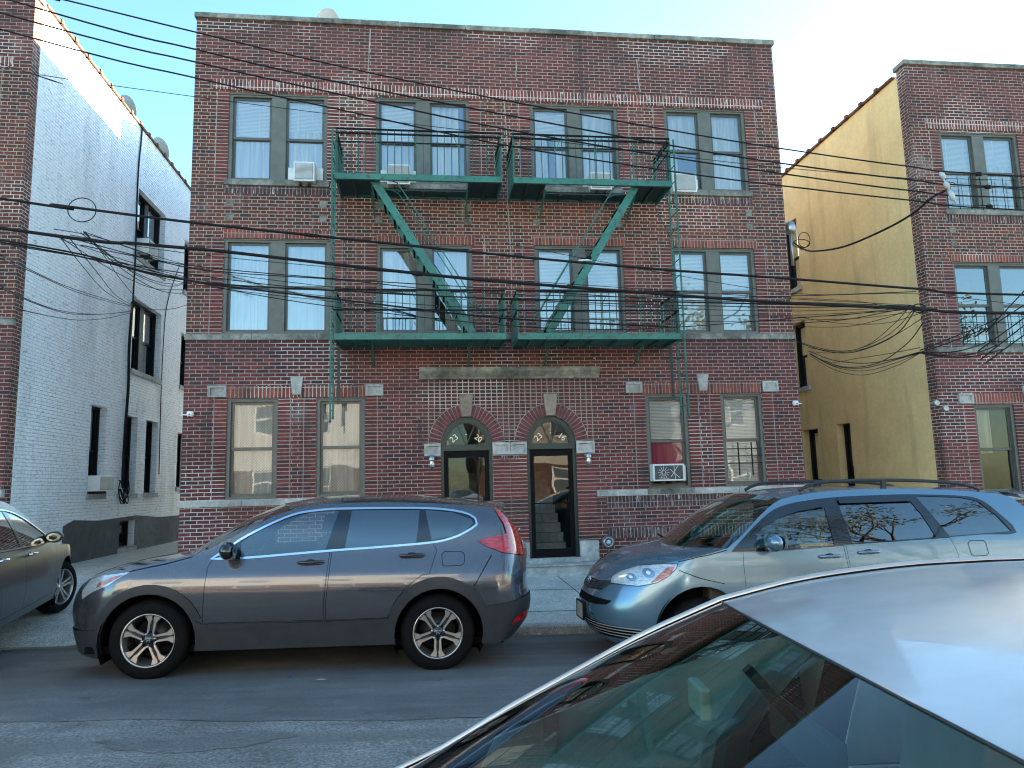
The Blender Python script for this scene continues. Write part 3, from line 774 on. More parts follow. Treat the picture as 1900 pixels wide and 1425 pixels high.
for (x0, x1), (na, nb), lab in ((DL, ('23', '20'), 'left door'), (DR, ('23', '16'), 'right door')):
    c, fo = arch(x0, x1)
    text('house_number', na, .155, M['digit'], fo, (c-.225, YF+.10, ZS+.155), (pi/2, -radians(38), 0))
    text('house_number', '-', .10, M['digit'], fo, (c, YF+.10, ZS+.235), (pi/2, 0, 0))
    text('house_number', nb, .155 if nb == '16' else .14, M['digit'], fo, (c+.225, YF+.10, ZS+.15), (pi/2, radians(38), 0))
    d = MB(); a, b = x0+.06, x1-.06; zt = ZS-.075; z0 = .37
    d.box(a, a+.085, YF+.09, YF+.135, z0, zt); d.box(b-.085, b, YF+.09, YF+.135, z0, zt)
    d.box(a+.085, b-.085, YF+.09, YF+.135, zt-.13, zt); d.box(a+.085, b-.085, YF+.09, YF+.135, z0, z0+.15)
    do = d.build('door', M['black'], mainb)
    g = MB(); g.add([(a+.08, YF+.112, z0+.14), (b-.08, YF+.112, z0+.14), (b-.08, YF+.112, zt-.12), (a+.08, YF+.112, zt-.12)], [(0, 1, 2, 3)])
    g.build('door_glass', M['door_glass'], do, fixn=False)
    h = MB(); h.tube([(a+.06, YF+.06, 1.36), (b-.06, YF+.06, 1.36)], .012, 6); h.tube([(a+.06, YF+.1, 1.36), (a+.06, YF+.05, 1.36)], .014, 6); h.tube([(b-.06, YF+.1, 1.36), (b-.06, YF+.05, 1.36)], .014, 6)
    h.tube([(b-.11, YF+.08, 1.18), (b-.11, YF+.05, 1.2), (b-.11, YF+.05, 1.5), (b-.11, YF+.08, 1.52)], .012, 6)
    h.build('door_handle', M['black'], do)
    v = MB(); v.add([(x0-.1, YF+.2, .3), (x1+.1, YF+.2, .3), (x1+.1, YF+4.6, .3), (x0-.1, YF+4.6, .3), (x0-.1, YF+.2, 3.3), (x1+.1, YF+.2, 3.3), (x1+.1, YF+4.6, 3.3), (x0-.1, YF+4.6, 3.3)],
        [(0, 1, 2, 3), (4, 5, 6, 7), (1, 2, 6, 5), (0, 3, 7, 4), (3, 2, 6, 7)]); v.build('hallway', M['room'], mainb, fixn=False)
    st = MB()
    for k in range(9): st.box(x0-.05 if k > 4 else x0+.0, x1-.15, YF+.55+.27*k, YF+.55+.27*(k+1)+(.0 if k < 8 else 1.2), .3, .42+.175*(k+1)); 
    st.build('hall_steps', M['stone'], mainb)
    s = MB(); s.box(x0-.02, x1+.02, YF-.06, YF+.2, .26, .365); s.build('door_sill', M['stone'], mainb, bevel=.01)
for a, b in ((.02, DL[0]), (DL[1]+.0, 1.612), (1.622, DR[0]), (DR[1], 3.21)):
    m = MB(); z0, z1 = 2.275, 2.50
    m.box(a, b, YF-.016, YF+.05, z0, z1); m.box(a, b, YF-.045, YF-.016, z1-.045, z1); m.box(a, b, YF-.045, YF-.016, z0, z0+.045)
    m.box(a, a+.045, YF-.045, YF-.016, z0+.045, z1-.045); m.box(b-.045, b, YF-.045, YF-.016, z0+.045, z1-.045); m.build('impost_stone', M['stone'], mainb)
m = MB(); m.box(-.02, 3.26, YF-.42, YF+.0, zwalk(1.5, 13.3)-.12, .255); m.box(-.05, 3.29, YF-.45, YF-.0, .257, .285); m.build('doorstep', M['stone'], mainb, bevel=.01)
for a, b in ((DR[1], DR[1]+.35), (1.62, DR[0]), (DL[1], 1.60), (.0, DL[0])):
    m = MB(); m.box(a, b, YF-.07, YF+.02, .29, .66); m.build('plinth_block', M['stone'], mainb, bevel=.008)
# brick detail below the base band
m = MB(); m.box(3.40, 7.1, YF-.008, YF+.01, 1.24, 1.455); m.build('soldier_course', BR['sold'], mainb)
m = MB(); m.box(3.40, 7.1, YF-.008, YF+.01, .68, .86); m.build('soldier_course', BR['sold'], mainb)
# vertical joint / crack lines
for pts in ([(1.66, 9.3), (1.70, 8.4), (1.68, 7.2), (1.72, 6.0), (1.70, 4.57)], [(1.20, 6.55), (1.22, 6.2), (1.19, 5.9)], [(-.96, 10.7), (-1.0, 9.9), (-1.02, 9.0)], [(4.42, 10.3), (4.44, 10.1), (4.43, 9.9), (4.46, 9.6)],
            [(1.92, 10.15), (1.93, 10.0), (1.90, 9.85), (1.94, 9.72)]):
    m = MB()
    for a, b in zip(pts, pts[1:]): m.bar((a[0], YF-.002, a[1]), (b[0], YF-.002, b[1]), .02, .012, (0, 1, 0))
    m.build('mortar_repair', M['mortar'], mainb)
# window guard of the right ground-floor window
m = MB()
for z in (2.02, 2.16, 2.30): m.tube([(5.83, YF+.02, z), (6.53, YF+.02, z)], .006, 5)
for x in (6.05, 6.32): m.bar((x, YF+.01, 1.78), (x, YF+.01, 2.42), .022, .012)
m.build('window_guard', M['black'], mainb)
for (u0, u1, z0) in ((10.93, 12.75, 4.28), (10.93, 12.75, 7.22)):
    m = MB(); 
    for z in (z0+.12, z0+.32, z0+.52, z0+.7): m.tube([(u0+.06, YF+.025, z), (u1-.06, YF+.025, z)], .006, 5)
    for x in frange(u0+.12, u1-.12, .26): m.tube([(x, YF+.02, z0+.02), (x, YF+.02, z0+.75)], .007, 5)
    m.build('window_guard', M['black'], rightb)

# ================================================================ across the street (behind the camera, seen in glass and paint)
def house(label, x0, x1, y, h, wallm, trim, wins, porch=None):
    zb = zroad(0, 0)-.2; r = empty('town_house', ((x0+x1)/2, y, zb)); tag(r, label, 'house')
    fr = lambda u, v, d: (u, y-d, v)
    m = MB(); W_ = [rect(a, b, c, d) for a, b, c, d in wins]
    plate(m, fr, rect(x0, x1, zb, h), W_, [(rect(x0+.003, x1-.003, zb+.003, 2.75), 1)], .12)
    m.add([(x0, y, zb), (x0, y-10, zb), (x0, y-10, h), (x0, y, h)], [(0, 1, 2, 3)]); m.add([(x1, y, zb), (x1, y-10, zb), (x1, y-10, h), (x1, y, h)], [(0, 1, 2, 3)])
    m.build('wall', [wallm, M['basebrick']], r)
    m = MB(); m.box(x0-.05, x1+.05, y-10, y+.3, h, h+.12); m.box(x0-.05, x1+.05, y, y+.2, h-.35, h); m.build('roof', trim, r)
    for a, b, c, d in wins:
        m = MB(); m.box(a, a+.07, y-.1, y-.02, c, d); m.box(b-.07, b, y-.1, y-.02, c, d); m.box(a+.07, b-.07, y-.1, y-.02, d-.07, d); m.box(a+.07, b-.07, y-.1, y-.02, c, c+.07)
        m.box(a+.07, b-.07, y-.1, y-.03, (c+d)/2-.03, (c+d)/2+.03); wo = m.build('window', M['white_paint'], r)
        g = MB(); g.add([(a+.06, y-.07, c+.06), (b-.06, y-.07, c+.06), (b-.06, y-.07, d-.06), (a+.06, y-.07, d-.06)], [(0, 1, 2, 3)]); g.build('pane', M['oppglass'], wo)
    return r
M['basebrick'] = brick('base_brick', 'running', dark=(.06,.025,.018), light=(.13,.05,.032), mortar=(.25,.2,.17), stain=.1)
M['oppglass'] = plain('reflective_far_glass', (.10,.12,.14), .08)
M['cream'] = concrete('cream_siding', (.72,.68,.60), 10, .12, .002)
M['tanb'] = brick('tan_brick', 'running', dark=(.13,.055,.035), light=(.22,.085,.05), mortar=(.35,.28,.22), stain=.1)
M['pale'] = concrete('pale_render', (.48,.44,.37), 10, .12, .002)
def wgrid(x0, x1, n, rows, w_=1.0, h_=1.5):
    return [(x0+(x1-x0)*(i+.5)/n-w_/2, x0+(x1-x0)*(i+.5)/n+w_/2, z, z+h_) for i in range(n) for z in rows]
house('cream two-storey row house with white windows farthest left across the street', -22, -11.2, -8, 8.0, M['cream'], M['white_paint'], wgrid(-22, -11.2, 5, (1.2, 4.6)))
M['grey_siding'] = concrete('pale_grey_siding', (.62,.61,.58), 10, .10, .002)
house('pale grey row house with brick base opposite the arched doors', -11.0, 1.2, -8, 7.2, M['grey_siding'], M['white_paint'], wgrid(-11, 1.2, 5, (1.2, 4.3)))
house('pale rendered row house opposite the silver minivan', 2.6, 11.0, -8, 6.6, M['pale'], M['frame'], wgrid(2.6, 11, 3, (1.1, 4.0), 1.2))
M['buff'] = concrete('buff_siding', (.30,.32,.33), 10, .12, .002)
house('low blue-grey row house farthest right across the street', 12.4, 26.0, -8, 7.6, M['buff'], M['frame'], wgrid(12.4, 26, 6, (1.2, 4.4)))
M['bark'] = concrete('bark', (.045,.035,.028), 18, .4, .01)
M['leaf'] = plain('autumn_leaves', (.07,.085,.025), .7, 0, .5, 3)
def tree(label, x, y, h, seed, leaves=1400):
    rg = random.Random(seed); z0 = zroad(x, 0)+.1; r = empty('street_tree', (x, y, z0)); tag(r, label, 'tree')
    tb = MB(); tips = []
    def grow(p, d, L, rad, dep):
        q = [p]; 
        for k in range(4):
            d = (d+Vector((rg.uniform(-.16, .16), rg.uniform(-.16, .16), rg.uniform(-.03, .12)))).normalized(); q.append(q[-1]+d*L/4)
        tb.tube(q, [rad*(1-.11*k) for k in range(5)], 6 if dep > 2 else 4, False)
        if dep <= 2: tips.extend(q[1:])
        if dep == 0: return
        for k in range(3 if dep > 3 else 3):
            a = rg.uniform(0, 2*pi); t = rg.uniform(.35, .75) if dep < 5 else rg.uniform(.35, .6)
            s = d.orthogonal().normalized(); s.rotate(Matrix.Rotation(a, 3, d))
            grow(q[-1] if k else q[3], (d*(1-t*.4)+s*t).normalized(), L*rg.uniform(.62, .8), rad*.56*.95, dep-1)
    grow(Vector((x, y, z0)), Vector((0, 0, 1)), h*.30, h*.020, 5)
    tb.build('trunk', M['bark'], r)
    lb = MB()
    for k in range(leaves):
        c = rg.choice(tips)+Vector([rg.gauss(0, .16) for _ in range(3)])
        a = Vector([rg.gauss(0, 1) for _ in range(3)]).normalized(); b = a.orthogonal().normalized()*.05; a = a*.075
        lb.add([c-a, c+b, c+a, c-b], [(0, 1, 2, 3)])
    lb.build('crown', M['leaf'], r)
tree('branchy thin-leaved street tree opposite the silver minivan', 12.3, -2.6, 11.5, 3)
tree('spreading street tree opposite the right-hand building', 23.5, -2.8, 12, 11)

# ================================================================ fire escapes
M['green_dark'] = plain('weathered_green_iron', (.012,.055,.042), .5, 0, .35, 9)
def fire_escape(label, xa, xb, mirror):
    """platforms between xa (ladder end) and xb; mirror=1 -> ladder on the left, -1 -> on the right"""
    s = mirror; YN, YB = 12.70, YF-.03
    root = empty('fire_escape', ((xa+xb)/2, YF, 4.3)); tag(root, label, 'fire escape')
    lo, hi = min(xa, xb), max(xa, xb)
    ux = lambda t: xa + s*t                       # distance from the ladder end
    W_ = hi-lo
    for top, hatch, rails in ((7.262, True, (8.10, 8.02, 7.86)), (4.365, False, (5.14, 4.78))):
        m = MB(); bt = top-.11
        m.box(lo, hi, YN, YN+.012, bt, top); m.box(lo, hi, YN+.012, YN+.055, top-.012, top); m.box(lo, hi, YN+.012, YN+.05, bt, bt+.012)
        m.box(lo, lo+.012, YN+.012, YB, bt, top-.013); m.box(hi-.012, hi, YN+.012, YB, bt, top-.013); m.box(lo+.012, hi-.012, YB-.05, YB-.035, top-.07, top-.014)
        for t in (.62, W_-.62): m.bar((ux(t), YB, bt-.30), (ux(t), YN+.25, bt-.01), .03, .03)
        fr = m.build('platform_frame', M['green'], root)
        g = MB()
        ys = frange(YN+.07, YB-.08, .048)
        for y in ys:
            if hatch and y < YB-.36:
                g.box(*(sorted((ux(.02), ux(.62)))), y, y+.022, top-.042, top-.018); g.box(*(sorted((ux(W_-.57), ux(W_-.02)))), y, y+.022, top-.042, top-.018)
            else: g.box(lo+.02, hi-.02, y, y+.022, top-.042, top-.018)
        for x in [ux(t) for t in (.30, .60, 1.1, 1.55, 2.0, W_-.57, W_-.28)]:
            a = YB-.36 if hatch and .61 < abs(x-xa) < W_-.58 else YN+.06
            g.box(x-.018, x+.018, a, YB-.05, top-.085, top-.044)
        if hatch: g.box(*(sorted((ux(.62), ux(.66)))), YN+.06, YB-.36, top-.09, top-.018); g.box(*(sorted((ux(W_-.61), ux(W_-.57)))), YN+.06, YB-.36, top-.09, top-.018)
        g.build('grating', M['dgreen'] if hatch else M['green'], root)
        r = MB()
        for i, z in enumerate(rails):
            k = .018 if i < 2 else .012
            r.bar((lo, YN+.02, z), (hi, YN+.02, z), k*1.6, k*1.4)
            for x in (lo+.01, hi-.01): r.bar((x, YN+.02, z), (x, YB, z), k*1.4, k*1.6)
        r.build('railing', M['black'], root)
        b = MB(); zt = rails[0]
        n = int(W_/.128)
        for i in range(n+1):
            x = lo+.02+(W_-.04)*i/n; b.bar((x, YN+.02, top-.01), (x, YN+.02, zt), .014, .014)
        for x in (lo+.01, hi-.01):
            for y in frange(YN+.13, YB-.06, .13): b.bar((x, y, top-.01), (x, y, zt), .014, .014)
        b.build('baluster_row', M['green_dark'], root)
        for x in (lo+.015, hi-.015, ux(.72), ux(1.45), ux(2.2)):
            p = MB()
            if abs(x-lo) < .1 or abs(x-hi) < .1: p.bar((x, YN+.03, top-.1), (x, YN+.03, zt+.0), .035, .02); p.build('post', M['green'], root); p = MB(); p.bar((x, YB-.03, top-.1), (x, YB-.03, zt), .03, .02)
            else: p.bar((x, YN+.02, top), (x, YN+.02, zt), .016, .016); p.bar((x, YN+.02, top+.5), (x-.12*s, YN-.0, zt-.05), .01, .01)
            p.build('post', M['green'], root)
    # stair from the upper platform down to the lower one
    A, B = (ux(.66), 7.20), (ux(2.39), 4.40)
    d = Vector((B[0]-A[0], 0, B[1]-A[1])); L = d.length; dn = d/L
    for y in (12.84, 13.30):
        m = MB(); m.bar((A[0], y, A[1]), (B[0], y, B[1]), .012, .145, (0, 1, 0)) if False else None
        nrm = Vector((-dn.z, 0, dn.x))*(.07)
        P = [Vector((A[0], 0, A[1]))+nrm, Vector((B[0], 0, B[1]))+nrm, Vector((B[0], 0, B[1]))-nrm, Vector((A[0], 0, A[1]))-nrm]
        m.prism([(p.x, p.z) for p in P], y, y+.014)
        m.prism([(p.x, p.z) for p in (P[0], P[1], P[1]-nrm*.18, P[0]-nrm*.18)], y+.014, y+.045)
        for k in range(9):
            q = Vector((A[0], y-.004, A[1]))+dn*(L*(k+.5)/9.); m.box(q.x-.012, q.x+.012, y-.006, y, q.z-.012, q.z+.012)
        m.build('stringer', M['green'], root)
    n = 10
    for k in range(n):
        q = Vector((A[0], 0, A[1]))+d*((k+.6)/n); m = MB()
        for j in range(3): m.box(q.x-.10+.07*j, q.x-.06+.07*j, 12.854, 13.30, q.z-.008, q.z+.006)
        m.build('stair_tread', M['black'], root)
    up = Vector((s*.42, 0, .10))
    for y in (12.84, 13.31):
        m = MB(); a0 = Vector((A[0], y, A[1]-.02)); pts = [a0+Vector((s*.05, 0, .05)), a0+Vector((s*.30, 0, .03)), a0+Vector((s*.42, 0, -.03))]
        for k in range(1, 9): pts.append(a0+up*1.02+d*(k/9.)+Vector((0, 0, -.12)))
        m.tube(pts, .011, 6)
        for k in (3, 7): q = a0+d*(k/9.); m.tube([q, q+up*.98+Vector((0, 0, -.1))], .008, 5)
        m.build('handrail', M['green'], root)
    # drop ladder beside the platforms
    xl = xa-.045*s
    for y, zt, zb in ((12.64, 8.05, 2.86), (13.02, 8.0, 2.95)):
        m = MB(); m.bar((xl, y, zb), (xl, y, zt), .010, .038, (0, 1, 0)); m.bar((xl, y, zb), (xl, y, zt), .032, .010, (0, 1, 0))
        m.bar((xl, y-.04, zb), (xl, y+.03, zb-.03), .03, .012); m.build('ladder_rail', M['green'], root)
    for k in range(17):
        z = 3.05+.30*k; m = MB(); m.tube([(xl, 12.64, z), (xl, 13.02, z)], .009, 5); m.build('rung', M['green'], root)
    m = MB(); m.bar((xa+.03*s, 13.2, 4.25), (xa+.03*s, 13.2, 3.2), .05, .012, (0, 1, 0)); m.bar((xa+.03*s, YB-.02, 7.1), (xa-.0*s, 13.0, 6.3), .012, .012); m.build('ladder_guide', M['dgreen'], root)
    return root
fe1 = fire_escape('green iron fire escape on the left half of the middle building', -1.50, 1.47, 1)
fe2 = fire_escape('green iron fire escape on the right half of the middle building', 4.66, 1.68, -1)
# pair of shoes left on the right fire-escape stair
sh = empty('shoe', at(1088, 482, 12.86)); tag(sh, 'black and white shoe caught on the stair of the right fire escape', 'shoe')
p0 = at(1088, 482, 12.86)
m = MB(); m.smooth = True
def blob(m, c, rx, ry, rz, n=10, k=7, cut=None):
    V = []; 
    for i in range(k+1):
        a = pi*i/k
        for j in range(n):
            b = 2*pi*j/n; V.append((c[0]+rx*sin(a)*cos(b), c[1]+ry*sin(a)*sin(b), c[2]+rz*cos(a)))
    m.add(V, [(i*n+j, i*n+(j+1) % n, (i+1)*n+(j+1) % n, (i+1)*n+j) for i in range(k) for j in range(n)], True)
blob(m, (p0.x-.04, p0.y, p0.z-.0), .09, .045, .035); blob(m, (p0.x+.05, p0.y, p0.z+.03), .055, .045, .045); m.build('upper', M['black'], sh)
m = MB(); m.prism([(p0.x-.14, p0.z-.035), (p0.x+.10, p0.z-.025), (p0.x+.11, p0.z-.0), (p0.x-.15, p0.z-.01)], p0.y-.045, p0.y+.045); m.build('sole', M['white_paint'], sh, bevel=.006)

# ================================================================ window air conditioners
GAC = 'window air conditioners'
def ac(label, fr, u0, u1, z0, z1, out=.19, face='grille', bracket=True, art=False):
    uc = (u0+u1)/2; p = fr(uc, z0, -out/2); r = empty('air_conditioner', p); tag(r, label, 'air conditioner', GAC)
    m = MB(); fbox(m, fr, u0, u1, z0, z1, -out, .20); m.build('casing', M['white_plastic'], r, bevel=.01)
    g = MB(); fbox(g, fr, u0+.03, u1-.03, z0+.03, z1-.03, -out-.006, -out+.004); g.build('back_panel', M['art_back' if art else 'grille'], r)
    g = MB()
    if art:
        c = ((u0+u1)/2, (z0+z1)/2)
        for k in range(12):
            a = 2*pi*k/12; R_ = (z1-z0)*.34
            q0 = fr(c[0]-.1+R_*.25*cos(a), c[1]+R_*.25*sin(a), -out-.008); q1 = fr(c[0]-.1+R_*cos(a), c[1]+R_*sin(a), -out-.008); g.bar(q0, q1, .006, .004, (0, 1, 0))
        for a, b in (((.02, .06), (.20, -.10)), ((.04, -.08), (.18, .12)), ((.10, .13), (.12, -.12)), ((-.2, -.1), (.0, -.11))):
            g.bar(fr(c[0]+a[0], c[1]+a[1], -out-.008), fr(c[0]+b[0], c[1]+b[1], -out-.008), .008, .004, (0, 1, 0))
    else:
        for z in frange(z0+.05, z1-.05, .022): fbox(g, fr, u0+.04, u1-.04, z, z+.007, -out-.013, -out-.006)
    g.build('fan_guard' if art else 'louvre', M['white_plastic'], r)
    if bracket:
        b = MB(); fbox(b, fr, uc-.10, uc-.06, z0-.05, z0, -out*.8, .1); fbox(b, fr, uc+.06, uc+.10, z0-.05, z0, -out*.8, .1); b.build('support_bracket', M['bark'], r)
    s = MB(); fbox(s, fr, u0-.14, u0, z0, z1-.02, .06, .08); fbox(s, fr, u1, u1+.12, z0, z1-.02, .06, .08); s.build('side_panel', M['white_plastic'], r)
    return r
M['art_back'] = plain('faded_black_panel', (.045,.05,.055), .6)
M['tin'] = plain('aged_tin', (.40,.42,.40), .5, .2)
Yc = YF-.19
def acpx(label, x0, y0, x1, y1, **k):
    a = at(x0, y1, Yc); b = at(x1, y0, Yc); return ac(label, FRONT, a.x, b.x, a.z, b.z, **k)
acpx('white air conditioner in the top-floor window left of the left fire escape', 544, 300, 584, 335)
acpx('grey louvred air conditioner in the top-floor window behind the left fire escape railing', 718, 305, 761, 341)
acpx('white air conditioner in the top-floor window behind the right fire escape railing', 1096, 320, 1134, 351)
acpx('white air conditioner in the top-floor window beside the right fire escape ladder', 1249, 322, 1292, 355, bracket=False)
acpx('silver air conditioner with a drawing on its black back, below the red shade', 1213, 860, 1269, 893, art=True)
def acx(label, u0, u1, z0, z1): ac(label, WALL_L, u0, u1, z0, z1, .24)
acx('air conditioner high in the top-floor window of the white side wall', 19.15, 19.85, 7.82, 8.20)
acx('air conditioner in the lone ground-floor window of the white side wall', 16.97, 17.72, 1.80, 2.14)

# ================================================================ small wall fittings
def camera_dome(label, px, py, side):
    p = at(px, py, YF-.10); r = empty('security_camera', p); tag(r, label, 'security camera', 'white security cameras at the building corners')
    m = MB(); m.lathe([(.0, .05), (.045, .045), (.062, .01), (.06, -.02), (.045, -.05), (.0, -.055)], (p.x, p.y, p.z), 'z', 16); m.build('housing', M['white_paint'], r)
    g = MB(); g.lathe([(.0, -.066), (.026, -.06), (.03, -.045)], (p.x, p.y-.02, p.z), 'z', 12); blob(g, (p.x+.0, p.y-.045, p.z-.01), .02, .02, .02); g.build('lens', M['black'], r)
    a = MB(); a.tube([(p.x, p.y, p.z), (p.x+side*.10, p.y+.02, p.z-.01), (p.x+side*.17, p.y+.10, p.z+.0)], .014, 6); a.build('arm', M['white_paint'], r)
camera_dome('white dome security camera at the left corner of the middle building', 353, 768, -1)
camera_dome('white dome security camera at the right corner of the middle building', 1476, 748, 1)
def lamp(label, px, py):
    p = at(px, py, YF-.12); r = empty('wall_lamp', p); tag(r, label, 'wall lamp', 'jar lamps beside the doors')
    m = MB(); m.lathe([(0, .13), (.05, .125), (.055, .07), (.06, .05), (.06, .03), (.045, .025)], p, 'z', 14); m.tube([(p.x, p.y+.02, p.z+.09), (p.x, p.y+.12, p.z+.09)], .02, 8)
    m.lathe([(.0, .0), (.05, .0), (.05, .02), (.0, .02)], (p.x, p.y+.10, p.z+.09), 'y', 12); m.build('fixture', M['steel'], r)
    g = MB(); g.lathe([(.043, .03), (.048, -.02), (.045, -.08), (.03, -.105), (.0, -.11)], p, 'z', 14); g.build('glass_jar', M['jar'], r)
    c = MB()
    for k in range(6): a = 2*pi*k/6; c.tube([(p.x+.053*cos(a), p.y+.053*sin(a), p.z+.03), (p.x+.053*cos(a), p.y+.053*sin(a), p.z-.07), (p.x+.02*cos(a), p.y+.02*sin(a), p.z-.12)], .003, 4)
    c.build('guard', M['steel'], r)
M['jar'] = glassmat('jar_glass', (.85, .86, .84), .25, .08)
lamp('jar lamp on the brick left of the door numbered 20', 801, 858); lamp('jar lamp on the brick right of the door numbered 16', 1092, 852)
for px, s, lab in ((936, 1, 'left of the two small curled hooks between the doors'), (958, -1, 'right of the two small curled hooks between the doors')):
    p = at(px, 850, YF-.03); m = MB(); m.tube([(p.x+.05*cos(pi*k/8)*s, p.y, p.z+.05*sin(pi*k/8)-.0) for k in range(9)], .009, 6); m.tube([(p.x, p.y, p.z-.05), (p.x, p.y, p.z+.05)], .007, 5)
    tag(m.build('wall_hook', M['steel']), lab, 'hook')
p = at(1129, 1006, YF-.05); r = empty('standpipe_inlet', p); tag(r, 'round grey metal pipe inlet low on the brick right of the doors', 'pipe inlet')
m = MB(); m.lathe([(0, .05), (.12, .05), (.125, .03), (.125, .02), (.10, .0), (.095, -.02), (.07, -.03), (.07, -.005), (.0, -.005)], p, 'y', 28); m.build('flange', M['steel'], r)
m = MB(); m.lathe([(0, -.04), (.04, -.035), (.045, .0)], p, 'y', 16); m.build('cap', M['porcelain'], r)
p = at(1740, 750, YF-.1)
for (px, py), lab in (((1735, 748), 'dark flood light at the yellow wall corner, upper one'), ((1752, 758), 'grey flood light at the yellow wall corner, lower one')):
    p = at(px, py, YF-.12); m = MB(); m.lathe([(0, .05), (.035, .05), (.055, .0), (.058, -.06), (.05, -.065), (.0, -.05)], p, 'y', 14); m.tube([p+Vector((0, .04, 0)), p+Vector((0, .12, .02))], .015, 6)
    tag(m.build('flood_light', M['steel']), lab, 'flood light')
def atx(px, py, X_):
    d = CF + CR*((px-950)/1370.9) + CU*((712.5-py)/1370.9); t = X_/d.x; return Vector((X_, d.y*t, d.z*t+CAMZ))
def dish(label, c, rad, face):
    r = empty('satellite_dish', c-Vector((0, 0, rad+.2))); tag(r, label, 'satellite dish'); f = Vector(face).normalized(); a = f.orthogonal().normalized(); b = f.cross(a)
    m = MB(); V = []; n = 28; K = 6
    for i in range(K+1):
        rr = rad*i/K
        for k in range(n): t = 2*pi*k/n; V.append(c+a*(rr*cos(t))+b*(rr*sin(t))*1.05+f*(.22*rr*rr/rad))
    F = [(i*n+k, i*n+(k+1) % n, (i+1)*n+(k+1) % n, (i+1)*n+k) for i in range(K) for k in range(n)]
    m.add(V, F, True); m.build('reflector', M['dish'], r, fixn=False)
    m = MB(); m.tube([c, c-Vector((0, 0, rad+.3))], .025, 8); m.tube([c-b*rad*.6 if b.z > 0 else c+b*rad*.6, c+f*rad*.9], .012, 6); m.build('mast', M['steel'], r)
    m = MB(); q = c+f*rad*.9; m.lathe([(0, -.06), (.03, -.06), (.035, .05), (0, .05)], q, 'z', 10); m.build('feed_horn', M['grille'], r)
M['dish'] = plain('dish_grey', (.33,.33,.31), .6)
dish('grey satellite dish just over the parapet of the middle building', at(604, 45, 15.2), .33, (.55, .75, .35))
dish('nearer satellite dish over the top of the white side wall', atx(230, 203, LX1-.5), .36, (.55, .75, .35))
dish('farther satellite dish over the top of the white side wall', atx(292, 280, LX1-.5), .38, (.55, .75, .35))

# ================================================================ overhead cables
def smoothpts(P, n=6):
    R = []
    for i in range(len(P)-1):
        p0 = P[max(i-1, 0)]; p1 = P[i]; p2 = P[i+1]; p3 = P[min(i+2, len(P)-1)]
        for k in range(n):
            t = k/n; R.append(.5*((2*p1)+(p2-p0)*t+(2*p0-5*p1+4*p2-p3)*t*t+(3*p1-p0-3*p2+p3)*t**3))
    R.append(P[-1]); return R
def cable(label, pts, Y, r, group=None, name='overhead_cable', n=5, cat='cable', ext=True):
    """pts: photo pixels met on the upright plane of the cable; Y: one distance or one per point"""
    Ys = Y if isinstance(Y, (list, tuple)) else [Y]*len(pts)
    P = [at(a, b, y) for (a, b), y in zip(pts, Ys)]
    if ext:
        if pts[0][0] < 20: P = [P[0]+(P[0]-P[1]).normalized()*9+Vector((0, 0, .35))]+P
        if pts[-1][0] > 1880: P = P+[P[-1]+(P[-1]-P[-2]).normalized()*9+Vector((0, 0, .35))]
    SP = smoothpts(P, n); rg = random.Random(int(pts[0][1]*7+r*1e4)); rr = [r*(1+.10*rg.random()) for _ in SP]
    m = MB(); m.tube(SP, rr, 6)
    if r > .014:
        for k in [q_ for q_ in range(3, len(SP)-2) if rg.random() < .10]:
            q = SP[k]; dd = (SP[k+1]-SP[k]).normalized(); L_ = rg.uniform(.03, .09); m.tube([q-dd*L_, q+dd*L_], r*rg.uniform(1.25, 1.7), 6)
            if r > .012: m.tube([q, q+Vector((rg.uniform(-.02, .02), 0, -rg.uniform(.03, .07)))], .004, 4)
    o = m.build(name, M['cable']); tag(o, label, cat, group); return o
YT = 7.9
top = [((17, 0), (367, 92.6), (640, 155), (970, 219), (1240, 269), (1443, 302), (1686, 333), (1900, 348)),
       ((0, 23.6), (367, 116), (640, 177), (940, 240), (1240, 291), (1450, 322), (1694, 354), (1900, 367)),
       ((0, 54), (365, 145), (640, 205.5), (930, 268), (1240, 317), (1450, 344.5), (1694, 372), (1900, 390))]
cable('topmost of the four black power lines crossing the top floor', ((-60, -42), (121, 0), (367, 60.6), (640, 125), (930, 185), (1240, 241), (1443, 274.5), (1679, 307.6), (1900, 327)), YT, .008)
cable('second power line from the top across the top floor', top[0], YT+.25, .009)
cable('third power line from the top across the top floor', top[1], YT+.5, .009)
cable('lowest of the four black power lines across the top floor', top[2], YT+.75, .009)
cable('hair-thin wire across the top-floor windows below the power lines', ((0, 118), (76, 139), (362, 179.5), (640, 215), (930, 250), (1244, 288), (1450, 311), (1745, 336), (1900, 352)), YT+.9, .004)
YB_ = 8.6
cable('thick dark cable running over the second-floor lintels', ((0, 368), (100, 380), (355, 412.6), (640, 443), (991, 479), (1240, 501), (1450, 516), (1705, 536), (1900, 547)), YB_, .0145)
cable('thick dark cable running through the middle of the second-floor windows', ((0, 423), (256, 452), (418, 467), (640, 492.6), (859, 516), (1038, 531), (1240, 546.5), (1458, 562), (1705, 573), (1900, 581)), YB_, .0185)
cable('thick messenger cable at the left edge that thins out past the white wall', ((0, 445), (151, 472), (256, 501), (349, 520), (418, 531), (640, 557), (930, 590), (1240, 606)), YB_+.1, (.0105), ext=False).data.name
cable('second strand twisted under the thick left-edge cable', ((0, 449), (120, 470), (200, 488), (300, 512), (420, 528), (640, 540), (900, 553), (1240, 560), (1520, 566), (1697, 570)), YB_+.15, .009, ext=False)
GW = 'thin telephone wires across the second floor'; LW = 'one of the thin dark wires strung across the second-floor windows'
